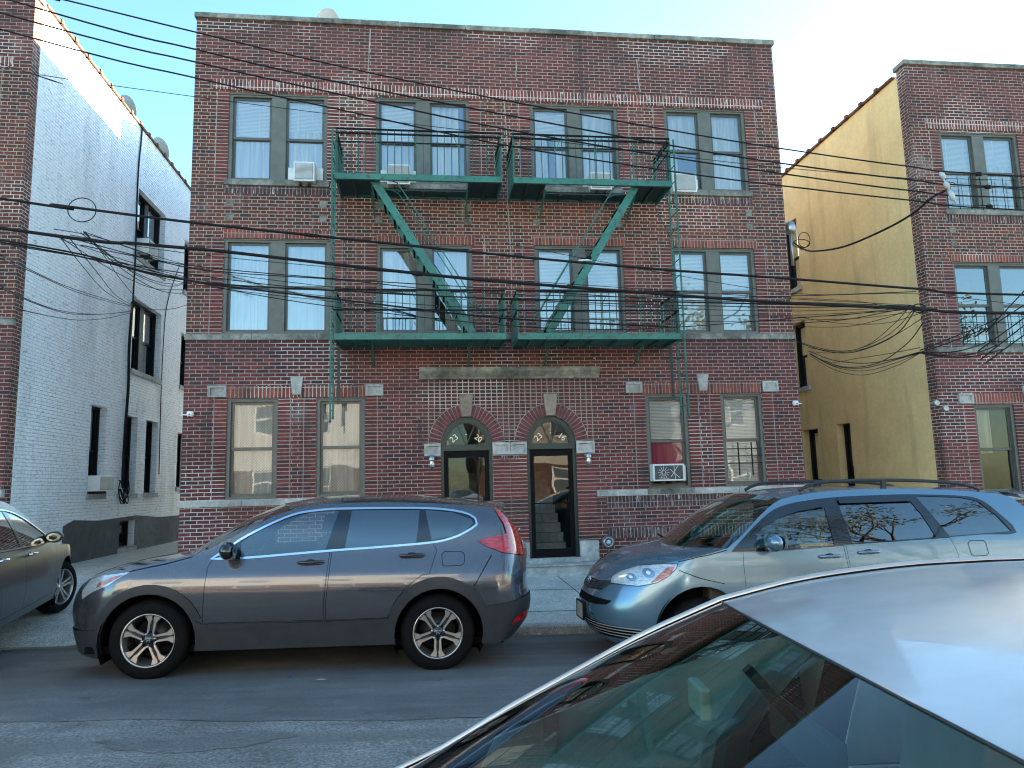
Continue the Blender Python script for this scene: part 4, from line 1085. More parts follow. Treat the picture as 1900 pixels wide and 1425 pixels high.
thin = [((150, 455), (349, 492), (620, 517), (930, 536), (1240, 556), (1480, 561), (1697, 568)),
        ((155, 430), (260, 466), (349, 497), (640, 535), (930, 556), (1240, 572), (1480, 577), (1697, 570)),
        ((125, 440), (300, 486), (420, 505), (640, 520), (880, 543), (1240, 552), (1480, 549), (1700, 541)),
        ((110, 443), (349, 515), (640, 553), (900, 572), (1240, 583), (1480, 585), (1690, 572)),
        ((0, 452), (349, 508), (560, 534), (830, 550), (1100, 562), (1240, 566), (1480, 570), (1697, 567)),
        ((130, 436), (349, 470), (640, 498), (860, 514), (1100, 530), (1300, 543), (1480, 555), (1690, 566)),
        ((200, 480), (418, 536), (640, 572), (930, 603), (1100, 611), (1240, 608), (1480, 590), (1690, 574)),
        ((180, 478), (349, 526), (640, 562), (870, 584), (1240, 596), (1480, 594), (1600, 590), (1697, 578))]
for i, t in enumerate(thin): cable(LW, t, [YB_+.1+.05*i]*len(t), .0038 if i % 2 else .0055, GW, 'telephone_wire', 5, 'wire', False)
cable('hair-thin wire along the right side of the second floor towards the yellow wall', ((930, 450), (1240, 508), (1480, 545), (1697, 545), (1900, 566)), YB_, .0035, ext=False)
# --- left bunch fanning down to the white wall and the middle building corner
GL1 = 'service wires drooping in front of the white wall'; LL1 = 'one of the black service wires drooping across the white side wall'
def mixY(n, a, b): return [a+(b-a)*i/(n-1) for i in range(n)]
wl = [((0, 473), (45, 495), (120, 530), (200, 556), (244, 567)), ((0, 480), (60, 505), (140, 541), (210, 562), (244, 569)),
      ((0, 530), (50, 555), (110, 576), (170, 583), (215, 581), (244, 576)), ((0, 534), (70, 565), (130, 582), (190, 583), (244, 578)),
      ((40, 575), (100, 588), (150, 594), (200, 590), (244, 580)), ((112, 440), (150, 490), (195, 540), (244, 570)), ((130, 443), (180, 505), (215, 548), (246, 566)),
      ((155, 430), (190, 470), (225, 520), (252, 552))]
for i, t in enumerate(wl): cable(LL1, t, mixY(len(t), 8.7, 18.5) if t[-1][0] > 230 else 8.7, .006, GL1, 'service_wire', 5, 'wire', False)
GL2 = 'wires sagging to the left corner of the middle building'; LL2 = 'one of the black wires sagging to the left corner of the middle building'
for i, t in enumerate([((155, 430), (190, 463), (240, 500), (290, 522), (330, 527), (349, 521)), ((158, 430), (200, 477), (250, 515), (300, 540), (349, 546)), ((112, 440), (170, 478), (230, 513), (290, 536), (349, 537)),
        ((150, 432), (200, 470), (255, 511), (310, 531), (349, 525)), ((165, 447), (230, 490), (300, 507), (349, 517)), ((100, 425), (180, 440), (270, 470), (349, 492)), ((250, 560), (280, 574), (320, 573), (349, 565))]):
    cable(LL2, t, mixY(len(t), 8.7, 13.6), .005, GL2, 'service_wire', 5, 'wire', False)
m = MB(); P = [at(152+24*cos(a)*1.1, 390+22*sin(a)-.15*a, 8.6) for a in [2*pi*k/24 for k in range(26)]]; m.tube(P, .006, 5); tag(m.build('wire_coil', M['cable']), 'loose coil of wire hanging from the cable at upper left', 'wire coil')
m = MB(); m.tube(smoothpts([atx(246, 560, LX1+.05), atx(240, 640, LX1+.05), atx(238, 720, LX1+.05), atx(232, 800, LX1+.05), atx(228, 880, LX1+.05), atx(228, 905, LX1+.05)]), .035, 6)
m.tube(smoothpts([Vector((LX1+.03, 18.95, 11.1)), atx(262, 262, LX1+.03), atx(256, 330, LX1+.03), atx(251, 480, LX1+.03), atx(246, 570, LX1+.03)]), .02, 5)
tag(m.build('wire_riser', M['cable']), 'black bundle of wires running down the white side wall', 'wires')
m = MB(); m.tube(smoothpts([atx(334, 350+140, LX1+.02), atx(311, 560, LX1+.02), atx(303, 640, LX1+.02), atx(298, 760, LX1+.02), atx(295, 880, LX1+.02)]), .012, 5); tag(m.build('wire_riser', M['cable']), 'thin wire running down the white side wall right of its windows', 'wires')
for k in range(5):
    m = MB(); c = atx(228, 915, LX1+.06); rg = random.Random(k)
    m.tube(smoothpts([c+Vector((0, rg.uniform(-.35, .35), .3)), c+Vector((.03, rg.uniform(-.4, .3), 0)), c+Vector((.04, rg.uniform(-.2, .3), -.25)), c+Vector((0, rg.uniform(-.3, .3), .1))]), .012, 5)
    tag(m.build('wire_loop', M['cable']), 'one of the tangled wire ends below the ground-floor windows of the white wall', 'wires', 'tangled wires low on the white wall')
# --- right bunch in front of the yellow wall
GR = 'wires looping in front of the yellow wall'; LR = 'one of the black wires looping across the mustard yellow wall'
wr = [((1697, 568), (1640, 580), (1560, 594), (1466, 600)), ((1697, 568), (1650, 588), (1570, 606), (1480, 606)), ((1697, 570), (1668, 605), (1630, 632), (1580, 650), (1530, 648), (1476, 632)),
      ((1700, 571), (1672, 612), (1635, 636), (1580, 654), (1530, 651), (1478, 634)), ((1690, 566), (1660, 600), (1610, 640), (1560, 652), (1500, 645)), ((1690, 566), (1640, 575), (1560, 585), (1470, 589)),
      ((1707, 654), (1660, 668), (1600, 683), (1545, 678), (1502, 655)), ((1707, 654), (1665, 672), (1605, 688), (1550, 681), (1502, 657)), ((1707, 655), (1660, 680), (1600, 696), (1548, 686), (1503, 660)),
      ((1707, 653), (1650, 668), (1600, 674), (1545, 668), (1502, 652)), ((1712, 590), (1660, 622), (1600, 648), (1540, 655), (1500, 652)), ((1707, 645), (1650, 656), (1590, 665), (1540, 672), (1503, 657)),
      ((1712, 600), (1680, 640), (1625, 675), (1560, 680), (1502, 657)), ((1712, 580), (1640, 600), (1560, 600), (1480, 588)), ((1690, 566), (1660, 574), (1600, 560), (1480, 553))]
for i, t in enumerate(wr): cable(LR, t, mixY(len(t), 8.8, 15.5 if i > 5 else 13.9), .0052 if i % 3 else .0075, GR, 'service_wire', 6, 'wire', False)
GQ = 'wires rising to the upper right edge'; LQ = 'one of the black wires rising in front of the right-hand building to the photo edge'
for i, t in enumerate([((1707, 654), (1760, 636), (1830, 608), (1900, 566)), ((1707, 654), (1775, 652), (1840, 630), (1900, 590)), ((1707, 655), (1785, 660), (1850, 640), (1900, 604)), ((1712, 656), (1780, 664), (1860, 648), (1900, 622)), ((1707, 650), (1770, 625), (1850, 590), (1900, 540))]):
    cable(LQ, t, 8.8, .008, GQ, 'service_wire', 5, 'wire', True)
cable('thick drop cable swooping from the insulators to the corner of the middle building', ((1753, 354), (1727, 368), (1694, 396), (1642, 425.6), (1568, 457), (1513, 466), (1490, 462), (1473, 450)), mixY(8, 8.6, 14.0), .016, ext=False)
for k, (cx_, cy_, rx, ry) in enumerate(((1492, 445, 11, 14), (1487, 452, 16, 8), (1705, 572, 12, 8))):
    m = MB(); P = [at(cx_+rx*cos(2*pi*j/16), cy_+ry*sin(2*pi*j/16), 13.6 if k < 2 else 8.7) for j in range(18)]; m.tube(P, .008, 5)
    tag(m.build('wire_coil', M['cable']), ['round wire coil beside the meter head at the yellow wall', 'flat wire loop beside the meter head at the yellow wall', 'small loop of wire on the cable before the right-hand building'][k], 'wire coil')
p = at(1466, 423, 13.95); m = MB(); m.lathe([(0, .12), (.09, .11), (.12, .03), (.12, -.06), (.08, -.12), (0, -.14)], p, 'z', 14); m.tube([p, p-Vector((.0, 0, .8))], .03, 8)
tag(m.build('cable_entry', M['steel']), 'grey metal cable entry head on the right corner of the middle building', 'cable entry')
ins = [((1745, 320), (1752, 332)), ((1753, 338), (1760, 350)), ((1762, 354), (1770, 372))]
m = MB()
for a, b in ins: p, q = at(*a, 8.1), at(*b, 8.1); m.tube([p, (p+q)/2, q], [.022, .034, .02], 8)
m.tube([at(1744, 318, 8.1), at(1774, 378, 8.1)], .012, 6); tag(m.build('insulator_rack', M['porcelain']), 'grey porcelain insulator rack hanging on the power lines at right', 'insulator')
for (a, b), Yk in (((1816, 323), YT), ((1833, 347), YT+.25), ((1836, 383), YT+.75)):
    p = at(a, b, Yk); m = MB(); m.tube([p-Vector((.05, 0, -.004)), p-Vector((.02, 0, 0)), p+Vector((.02, 0, 0)), p+Vector((.05, 0, -.006))], [.012, .03, .03, .012], 8)
    tag(m.build('cable_splice', M['cable']), 'small dark splice on a power line at the right edge', 'cable splice', 'splices on the power lines')
# --- litter
for (px, py, Yk, c, s_, lab) in ((597, 1262, None, (.5,.45,.38), (.06, .014), 'flat cream-coloured scrap lying on the asphalt in front of the dark blue-grey car'), (536, 1256, None, (.03,.05,.3), (.03, .02), 'tiny blue scrap on the asphalt in front of the dark blue-grey car'),
        (1000, 1177, 9.0, (.6,.6,.6), (.03, .02), 'crumpled white scrap in the gutter behind the dark blue-grey car'), (1078, 1175, 8.98, (.25,.45,.4), (.045, .015), 'pale green scrap in the gutter nearest the minivan'), (1100, 1174, 8.95, (.65,.65,.65), (.03, .02), 'white paper scrap in the gutter under the minivan bumper')):
    d = CF + CR*((px-950)/1370.9) + CU*((712.5-py)/1370.9); t = 1.0
    for _ in range(20): q = d*t; zr = zroad(q.x, q.y)-CAMZ+.012; t = zr/d.z
    q = d*t+Vector((0, 0, CAMZ)); m = MB(); rg = random.Random(px); n = 7
    V = [(q.x+s_[0]*cos(2*pi*k/n)*rg.uniform(.7, 1.2), q.y+s_[1]*sin(2*pi*k/n)*rg.uniform(.7, 1.3), q.z+rg.uniform(0, .012)) for k in range(n)]+[(q.x, q.y, q.z+.012)]
    m.add(V, [(k, (k+1) % n, n) for k in range(n)]); mm = plain('scrap', c, .7); tag(m.build('litter', mm), lab, 'litter')

# ================================================================ cars
def carpaint(name, col, metal=.55, rough=.28, flake=.0, coat=1.0, dust=.15):
    t = MT(name); p = t.pos(False)
    n = t.noise(p, 2.2, 5, .6); d = t.noise(p, 30, 4, .7)
    c = t.mix(t.ramp(n, [(.45, 0), (.8, dust)]), col, (.20, .19, .17))
    t.set(Base_Color=c, Metallic=metal, Roughness=rough, Coat_Weight=coat, Coat_Roughness=t.ramp(d, [(.4, .02), (.8, .06+dust*.2)]), Coat_IOR=1.5)
    return t.m
def lamp_red(name, col=(.45, .01, .015)):
    t = MT(name); p = t.pos(False); n = t.noise(p, 26, 1, .5, scl=(.4, 1, 2))
    t.set(Base_Color=t.mix(t.ramp(n, [(.4, 0), (.6, 1)]), tuple(c*.45 for c in col), col), Roughness=.12, Coat_Weight=1.0, Coat_Roughness=.02); return t.m
def lamp_clear(name):
    t = MT(name); p = t.pos(False); n = t.noise(p, 40, 1, .5, scl=(.25, 1, 2))
    t.set(Base_Color=t.mix(t.ramp(n, [(.35, 0), (.65, 1)]), (.34, .38, .38), (.52, .56, .56)), Metallic=.35, Roughness=.22, Coat_Weight=1.0, Coat_Roughness=.02); return t.m
M['clad'] = plain('grey_plastic_cladding', (.024,.028,.032), .5, 0, .15, 8, spec=.3)
M['tyre'] = plain('tyre_rubber', (.004,.0045,.005), .75, 0, .2, 20, .002)
M['chrome'] = plain('chrome_trim', (.62,.64,.65), .12, 1.0, .05)
M['mirror_dim'] = plain('mirror_face', (.30,.36,.38), .1, 1.0)
M['alloy'] = plain('machined_alloy', (.52,.49,.45), .28, .85, .1)
M['alloy_dark'] = plain('dark_alloy', (.035,.035,.038), .4, .5)
M['gloss_black'] = plain('gloss_black', (.006,.006,.007), .12, 0, .05, 5, 0, .6)
M['under'] = plain('underbody_black', (.003,.003,.003), .9)
M['tintglass'] = glassmat('privacy_glass', (.12,.16,.18), .16)
M['carglass'] = glassmat('car_side_glass', (.70,.82,.82), .13)
M['screen'] = glassmat('green_windscreen', (.42,.60,.50), .09)
M['screen_near'] = glassmat('green_windscreen_near', (.62,.84,.72), .03, k=.85)
M['seat'] = plain('seat_fabric', (.42,.42,.38), .9)
M['seat_dark'] = plain('dark_seat', (.02,.02,.02), .9)
M['dash'] = plain('dashboard_plastic', (.05,.055,.055), .8)
M['red_lens'] = lamp_red('red_lens'); M['amber'] = lamp_red('amber_lens', (.55, .16, .08)); M['lens'] = lamp_clear('headlamp')
M['plate'] = plain('number_plate', (.45,.43,.36), .5)

def interp(T, z):
    if z <= T[0][0]: return T[0][1]
    for (a, p), (b, q) in zip(T, T[1:]):
        if z <= b:
            t = (z-a)/(b-a); return p+(q-p)*t
    return T[-1][1]
def smooth_table(T, lo, hi, n=160, k=3):
    V = [interp(T, lo+(hi-lo)*i/n) for i in range(n+1)]
    for _ in range(k):
        for w_ in (3,):
            V = [sum(V[max(0, min(n, i+j))] for j in range(-w_, w_+1))/(2*w_+1) for i in range(n+1)]
    def f(z):
        t = (z-lo)/(hi-lo)*n
        if t <= 0: return V[0]
        if t >= n: return V[n]
        i = int(t); return V[i]+(V[min(i+1, n)]-V[i])*(t-i)
    return f
def resample(P, n):
    Q = []
    for i in range(len(P)-1):
        p0 = P[max(i-1, 0)]; p1 = P[i]; p2 = P[i+1]; p3 = P[min(i+2, len(P)-1)]
        for k in range(8):
            t = k/8; Q.append(tuple(.5*((2*b)+(c-a)*t+(2*a-5*b+4*c-d)*t*t+(3*b-a-3*c+d)*t**3) for a, b, c, d in zip(p0, p1, p2, p3)))
    Q.append(tuple(P[-1])); D = [0]
    for a, b in zip(Q, Q[1:]): D.append(D[-1]+math.dist(a, b))
    R = []; j = 0
    for i in range(n+1):
        d = D[-1]*i/n
        while j < len(D)-2 and D[j+1] < d: j += 1
        t = 0 if D[j+1] == D[j] else (d-D[j])/(D[j+1]-D[j]); R.append(tuple(a+(b-a)*t for a, b in zip(Q[j], Q[j+1])))
    return R
def inset(P, d):
    A = sum(P[i][0]*P[(i+1) % len(P)][1]-P[(i+1) % len(P)][0]*P[i][1] for i in range(len(P)))
    sg = 1 if A > 0 else -1; R = []; n = len(P)
    for i in range(n):
        a, b, c = P[i-1], P[i], P[(i+1) % n]
        d1 = (b[0]-a[0], b[1]-a[1]); d2 = (c[0]-b[0], c[1]-b[1]); l1 = math.hypot(*d1) or 1; l2 = math.hypot(*d2) or 1
        n1 = (-d1[1]/l1*sg, d1[0]/l1*sg); n2 = (-d2[1]/l2*sg, d2[0]/l2*sg)
        k = 1+n1[0]*n2[0]+n1[1]*n2[1]; k = max(k, .35)
        R.append((b[0]+(n1[0]+n2[0])/k*d, b[1]+(n1[1]+n2[1])/k*d))
    return R
def arc(xc, zc, r, a0, a1, n=16): return [(xc+r*cos(radians(a0+(a1-a0)*i/n)), zc+r*sin(radians(a0+(a1-a0)*i/n))) for i in range(n+1)]
class Car:
    def __init__(s, name, label, cat, loc, rot, sp):
        s.sp = sp; s.L = sp['L']; s.Lf = sp['Lf']; s.Lr = sp['Lr']; s.a = sp.get('a', .85)
        s.w = smooth_table(sp['w'], .1, 1.8); s.xN = smooth_table(sp['xN'], .1, 1.8); s.xT = smooth_table(sp['xT'], .1, 1.8)
        s.root = empty(name, loc, rot); tag(s.root, label, cat)
        s.Kf = s.Lf*pi/2; s.Kr = s.Lr*pi/2
    def wrap(s, S_, z):
        W_ = s.w(z)
        if S_ < s.Lf:
            tau = min(1, (s.Lf-S_)/s.Kf); xp = s.Lf*(1-sin(pi/2*tau)); f = cos(pi/2*tau) ** s.a if tau < 1 else 0; n = s.xN(z)
            return Vector((n+xp*(1-n/s.Lf), -W_*f, z))
        if S_ > s.L-s.Lr:
            tau = min(1, (S_-(s.L-s.Lr))/s.Kr); xp = s.Lr*(1-sin(pi/2*tau)); f = cos(pi/2*tau) ** s.a if tau < 1 else 0; n = s.xT(z)
            return Vector((s.L-n-xp*(1-n/s.Lr), -W_*f, z))
        return Vector((S_, -W_, z))
    def norm(s, S_, z):
        e = .012; a = s.wrap(S_+e, z)-s.wrap(S_-e, z); b = s.wrap(S_, z+e)-s.wrap(S_, z-e); n = a.cross(b)
        if n.length < 1e-9: return Vector((-1 if S_ < 1 else 1, 0, 0))
        n.normalize()
        if n.y > .02 or (abs(n.y) <= .02 and n.x*(1 if S_ > s.L/2 else -1) < 0): n = -n
        return n
    def sx(s, x, z):
        if x < s.Lf:
            n = s.xN(z); xp = (x-n)/(1-n/s.Lf); v = min(1, max(0, 1-xp/s.Lf)); return s.Lf-s.Kf*math.asin(v)/(pi/2)
        if x > s.L-s.Lr:
            n = s.xT(z); xp = (s.L-n-x)/(1-n/s.Lr); v = min(1, max(0, 1-xp/s.Lr)); return s.L-s.Lr+s.Kr*math.asin(v)/(pi/2)
        return x
    def sy(s, y, z, rear=False):
        f = min(1, abs(y)/s.w(z)) ** (1/s.a); tau = math.acos(f)/(pi/2)
        return s.L-s.Lr+s.Kr*tau if rear else s.Lf-s.Kf*tau
    def P(s, pts):
        """(x,z) side points, ('f',y,z) front points, ('r',y,z) rear points -> (s,z)"""
        R = []
        for p in pts:
            if p[0] == 'f': R.append((s.sy(p[1], p[2]), p[2]))
            elif p[0] == 'r': R.append((s.sy(p[1], p[2], True), p[2]))
            else: R.append((s.sx(*p), p[1]))
        return R
    def band(s, name, mat, poly, holes=(), off=0., step=.07, parent=None, raw=False, sides=(-1, 1), cat=None):
        if not raw: poly = s.P(poly)
        v, t, _ = fill2d(poly, holes, step)
        out = []
        for sd_ in sides:
            m = MB(); N = []
            for S_, z in v:
                p = s.wrap(S_, z); n = s.norm(S_, z)
                if abs(p.y) < 1e-4: n = Vector((n.x, 0, n.z)).normalized()
                p = p+n*off
                if sd_ > 0: p = Vector((p.x, -p.y, p.z)); n = Vector((n.x, -n.y, n.z))
                m.v.append(tuple(p)); N.append(n)
            for q in t:
                a, b, c = (Vector(m.v[i]) for i in q); fn = (b-a).cross(c-a)
                m.f.append(q if fn.dot(N[q[0]]) > 0 else q[::-1]); m.m.append(0); m.sm.append(True)
            out.append(m.build(name, mat, parent or s.root, fixn=False, local=True, normals=N))
        return out[0] if len(out) == 1 else out
    def strip(s, name, mat, B, C, n=24, nv=22, first=False, last=False, pw=2.3, off=0., parent=None):
        Bs = resample(B, n); Cs = resample(C, n); G = []
        row0 = row1 = None
        def base(i, v):
            b = s.wrap(s.sx(*Bs[i]), Bs[i][1]); c = Vector((Cs[i][0], 0, Cs[i][1])); k = 1-(1-v) ** pw
            return Vector((b.x+(c.x-b.x)*k, b.y*(1-v), b.z+(c.z-b.z)*k))
        def edge(i, v, rear):
            S0 = s.sx(*Bs[i]); y = abs(s.wrap(S0, Bs[i][1]).y)*(1-v); z = Bs[i][1]+(Cs[i][1]-Bs[i][1])*(1-(1-v)**pw)
            return s.wrap(s.sy(y, z, rear), z)
        for i in range(n+1):
            row = []
            for j in range(nv+1):
                v = j/nv; p = base(i, v)
                if first: p = p+(edge(0, v, False)-base(0, v))*max(0, 1-i/n*2.2) ** 2
                if last: p = p+(edge(n, v, True)-base(n, v))*max(0, 1-(n-i)/n*2.2) ** 2
                row.append(p)
            G.append(row+[Vector((q.x, -q.y, q.z)) for q in row[-2::-1]])
        w_ = len(G[0]); m = MB(); m.smooth = True
        m.add([p for r in G for p in r], [(i*w_+j, i*w_+j+1, (i+1)*w_+j+1, (i+1)*w_+j) for i in range(n) for j in range(w_-1)])
        s.last_grid = G
        o = m.build(name, mat, parent or s.root, fixn=False, local=True)
        me = o.data
        if sum(p.normal.z+p.normal.x*(1 if p.center.x > s.L/2 else -1)*.3 for p in me.polygons) < 0: me.flip_normals()
        return o
    def front_edge(s, B, C, rear=False, pw=2.3, n=8):
        """band-top boundary running to the centre line, matching strip edge"""
        b = B[-1] if rear else B[0]; c = C[-1] if rear else C[0]; S0 = s.sx(*b); y0 = abs(s.wrap(S0, b[1]).y); R = []
        for j in range(1, n+1):
            v = j/n; z = b[1]+(c[1]-b[1])*(1-(1-v)**pw); R.append((s.sy(y0*(1-v), z, rear), z))
        return R
    def part(s, mb, name, mat, parent=None, bevel=0): return mb.build(name, mat, parent or s.root, local=True, bevel=bevel)
    def seats(s, rows, mat, zf=.35, head=True, zs=.62, ht=.62):
        for x, ys in rows:
            for y in ys:
                m = MB(); m.smooth = True
                m.add(*rbox(x-.28, x+.24, y-.25, y+.25, zs-.16, zs)); so_ = s.part(m, 'seat_cushion', mat, bevel=.03)
                m = MB(); P = [(x+.16, zs-.05), (x+.30, zs-.05), (x+.46, zs+ht), (x+.36, zs+ht+.01)]
                m.prism(P, y-.24, y+.24); s.part(m, 'seat_back', mat, bevel=.035)
                if head:
                    m = MB(); m.prism([(x+.36, zs+ht+.05), (x+.46, zs+ht+.05), (x+.48, zs+ht+.22), (x+.40, zs+ht+.22)], y-.13, y+.13); m.tube([(x+.41, y-.06, zs+ht-.02), (x+.42, y-.06, zs+ht+.08)], .008, 5); m.tube([(x+.41, y+.06, zs+ht-.02), (x+.42, y+.06, zs+ht+.08)], .008, 5)
                    s.part(m, 'headrest', mat, bevel=.02)
    def wheel(s, x, side, r, w_, rimf, first=[None], steer=0):
        y = side*(s.w(.4)-.015-w_/2)
        t = MB(); pr = [(r*.62, -w_/2+.01), (r*.66, -w_/2), (r*.86, -w_/2-.004), (r*.955, -w_/2+.02), (r, -w_/2+.055), (r, w_/2-.055), (r*.955, w_/2-.02), (r*.86, w_/2+.004), (r*.66, w_/2), (r*.62, w_/2-.01)]
        t.lathe(pr, (0, 0, 0), 'y', 56)
        o = s.part(t, 'wheel', M['tyre']); o.location = (x, y, r); o.rotation_euler = (0, 0, (0 if side < 0 else pi)+steer)
        rimf(o, r*.655, w_, s); return o
def rbox(x0, x1, y0, y1, z0, z1):
    return [(x0,y0,z0),(x1,y0,z0),(x1,y1,z0),(x0,y1,z0),(x0,y0,z1),(x1,y0,z1),(x1,y1,z1),(x0,y1,z1)], [(0,3,2,1),(4,5,6,7),(0,1,5,4),(1,2,6,5),(2,3,7,6),(3,0,4,7)]
def P_(mb, name, mat, parent, bevel=0): return mb.build(name, mat, parent, local=True, bevel=bevel)
def rim_base(o, r, w_, lipmat):
    m = MB(); m.lathe([(r*.99, -w_/2+.004), (r*1.015, -w_/2-.004), (r*.97, -w_/2+.004), (r*.93, -w_/2+.03), (r*.86, w_/2-.03)], (0, 0, 0), 'y', 56); P_(m, 'rim', lipmat, o)
    m = MB(); m.lathe([(0, w_*.18), (r*.72, w_*.18), (r*.72, w_*.22), (0, w_*.24)], (0, 0, 0), 'y', 32); P_(m, 'brake_disc', M['alloy_dark'], o)
    m = MB(); m.lathe([(r*.97, w_*.36), (0, w_*.36)], (0, 0, 0), 'y', 32); P_(m, 'wheel_back', M['under'], o)
def rim_twin5(o, r, w_, car, rot=8):
    """five pairs of bright spokes over a dark casting"""
    rim_base(o, r, w_, M['alloy'])
    d = -w_/2+.018
    def pol(a, rr): return (rr*cos(a), rr*sin(a))
    for k in range(5):
        a0 = radians(90+rot+72*k)
        for sg in (-1, 1):
            m = MB(); P = [pol(a0+sg*.30, r*.20), pol(a0+sg*.115, r*.22), pol(a0+sg*.085, r*.62), pol(a0+sg*.065, r*.93), pol(a0+sg*.36, r*.95), pol(a0+sg*.27, r*.66)]
            P = [pol(a0+sg*.62, r*.22), pol(a0+sg*.20, r*.30), pol(a0+sg*.10, r*.62), pol(a0+sg*.035, r*.80), pol(a0+sg*.055, r*.965), pol(a0+sg*.33, r*.955), pol(a0+sg*.22, r*.72), pol(a0+sg*.28, r*.52)]
            v = [(x, d+.020*(1-math.hypot(x, z)/r), z) for x, z in P]; n = len(v)
            m.add(v+[(x, y+.03, z) for x, y, z in v], [tuple(range(n)), tuple(range(n, 2*n))[::-1]]+[(i, (i+1) % n, (i+1) % n+n, i+n) for i in range(n)], False); P_(m, 'spoke', M['alloy'], o)
        m = MB(); P = [pol(a0-.35, r*.20), pol(a0-.09, r*.62), pol(a0-.07, r*.93), pol(a0+.07, r*.93), pol(a0+.09, r*.62), pol(a0+.35, r*.20)]
        m.prism(P, d+.028, d+.05); P_(m, 'spoke_web', M['alloy_dark'], o)
    m = MB(); m.lathe([(0, d+.0), (r*.15, d+.0), (r*.19, d+.012), (r*.34, d+.028), (r*.34, d+.06), (0, d+.06)], (0, 0, 0), 'y', 30); P_(m, 'hub_cap', M['gloss_black'], o)
    for k in range(5):
        a = radians(90+rot+36+72*k); m = MB(); x, z = pol(a, r*.255); m.lathe([(0, d-.004), (.011, d), (.013, d+.03)], (x, 0, z), 'y', 8); P_(m, 'wheel_nut', M['chrome'], o)
    m = MB(); e = d-.004                       # slanted H badge in the hub
    for a, b in (((-.55, -.7), (-.42, .7)), ((.55, -.7), (.42, .7)), ((-.45, 0), (.45, 0))):
        m.bar((a[0]*r*.11, e, a[1]*r*.11), (b[0]*r*.11, e, b[1]*r*.11), .008, .003, (0, 1, 0))
    P_(m, 'badge', M['chrome'], o)
def rim_double5(o, r, w_, car, rot=0):
    rim_base(o, r, w_, M['alloy']); d = -w_/2+.02
    for k in range(5):
        for sg in (-1, 1):
            a = radians(90+rot+72*k)+sg*.17; m = MB(); n_ = (cos(a+sg*.02), sin(a+sg*.02)); q = radians(90+rot+72*k)+sg*.34
            m.bar((r*.16*cos(q), d+.015, r*.16*sin(q)), (r*.95*cos(a), d, r*.95*sin(a)), .028, .018, (0, 1, 0)); P_(m, 'spoke', M['alloy'], o)
    m = MB(); m.lathe([(0, d), (r*.15, d+.003), (r*.20, d+.03), (0, d+.03)], (0, 0, 0), 'y', 24); P_(m, 'hub_cap', M['alloy'], o)
def rim_plain(o, r, w_, car):
    rim_base(o, r, w_, M['alloy']); d = -w_/2+.02
    for k in range(7):
        a = 2*pi*k/7; m = MB(); m.bar((r*.15*cos(a), d+.01, r*.15*sin(a)), (r*.95*cos(a), d, r*.95*sin(a)), .05, .02, (0, 1, 0)); P_(m, 'spoke', M['alloy'], o)
    m = MB(); m.lathe([(0, d), (r*.2, d+.003), (r*.24, d+.03), (0, d+.03)], (0, 0, 0), 'y', 24); P_(m, 'hub_cap', M['alloy'], o)
def mirror(c, x, z, y, mat, glassm, sc=1.0, lowmat=None):
    for sd_ in (-1, 1):
        yy = sd_*y; m = MB(); m.smooth = True
        blob(m, (x, yy+sd_*.09*sc, z), .075*sc, .125*sc, .085*sc, 14, 9); o = c.part(m, 'door_mirror', mat)
        m = MB(); m.lathe([(0, .0), (.075*sc, .0)], (x+.066*sc, yy+sd_*.095*sc, z), 'x', 20); m.v = [(a, (b-yy-sd_*.095*sc)*1.25+yy+sd_*.095*sc, (cc-z)*.82+z) for a, b, cc in m.v]; c.part(m, 'mirror_glass', M['mirror_dim'], o)
        m = MB(); m.bar((x+.0, yy+sd_*.02, z-.05*sc), (x-.03, yy-sd_*.10, z-.085*sc), .06, .04); c.part(m, 'mirror_arm', lowmat or M['clad'], o)
def chain(*L):
    R = []
    for l in L: R += list(l)
    return R
def body_shell(c, B, C, bottom, mat, holes, name='body'):
    """outer skin of both flanks, wrapped round nose and tail"""
    Bp = [b for seg in B for b in resample(seg, 14)[(0 if seg is B[0] else 1):]]
    top = c.P(Bp); fe = c.front_edge(B[0], C[0])[::-1]; re_ = c.front_edge(B[-1], C[-1], True)
    out = fe+top+re_+c.P(bottom)
    return out, top
def liner(c, outline, holes, wheels, R):
    c.band('inner_shell', M['under'], outline, [inset(h, -.002) for h in holes], -.022, .12, raw=True)
    for x in wheels:
        for sd_ in (-1, 1):
            m = MB(); y0 = sd_*(c.w(.6)-.03); y1 = sd_*(c.w(.6)-.33); n = 20
            V = [(x+(R+.012)*cos(pi*k/n*1.3-.47), y, c.sp['zw']+(R+.012)*sin(pi*k/n*1.3-.47)) for k in range(n+1) for y in (y0, y1)]
            m.add(V, [(2*k, 2*k+2, 2*k+3, 2*k+1) for k in range(n)]); m.add([V[2*k+1] for k in range(n+1)], [tuple(range(n+1))]); c.part(m, 'wheel_well', M['under'])
    m = MB(); m.add(*rbox(.35, c.L-.35, -c.w(.4)+.10, c.w(.4)-.10, .24, .30)); c.part(m, 'underbody', M['under'])
def handle(c, x, z, mat, w_=.24, dark=None):
    for sd_ in (-1, 1):
        y = c.w(z); m = MB()
        pts = [(x-w_/2, sd_*(y+.0), z-.004), (x-w_/2+.03, sd_*(y+.032), z), (x, sd_*(y+.038), z+.004), (x+w_/2-.03, sd_*(y+.032), z+.004), (x+w_/2, sd_*(y+.0), z)]
        m.tube(smoothpts([Vector(p) for p in pts], 4), [.010]+[.016]*15+[.012], 8); h = c.part(m, 'door_handle', mat)
        m = MB(); m.lathe([(0, .0), (.052, .0), (.058, -.002)], (x, sd_*(y+.003), z-.012), 'y', 20); m.v = [((a-x)*1.0+x, b, (d-z)*.62+z) for a, b, d in m.v]; c.part(m, 'handle_recess', dark or M['clad'], h)

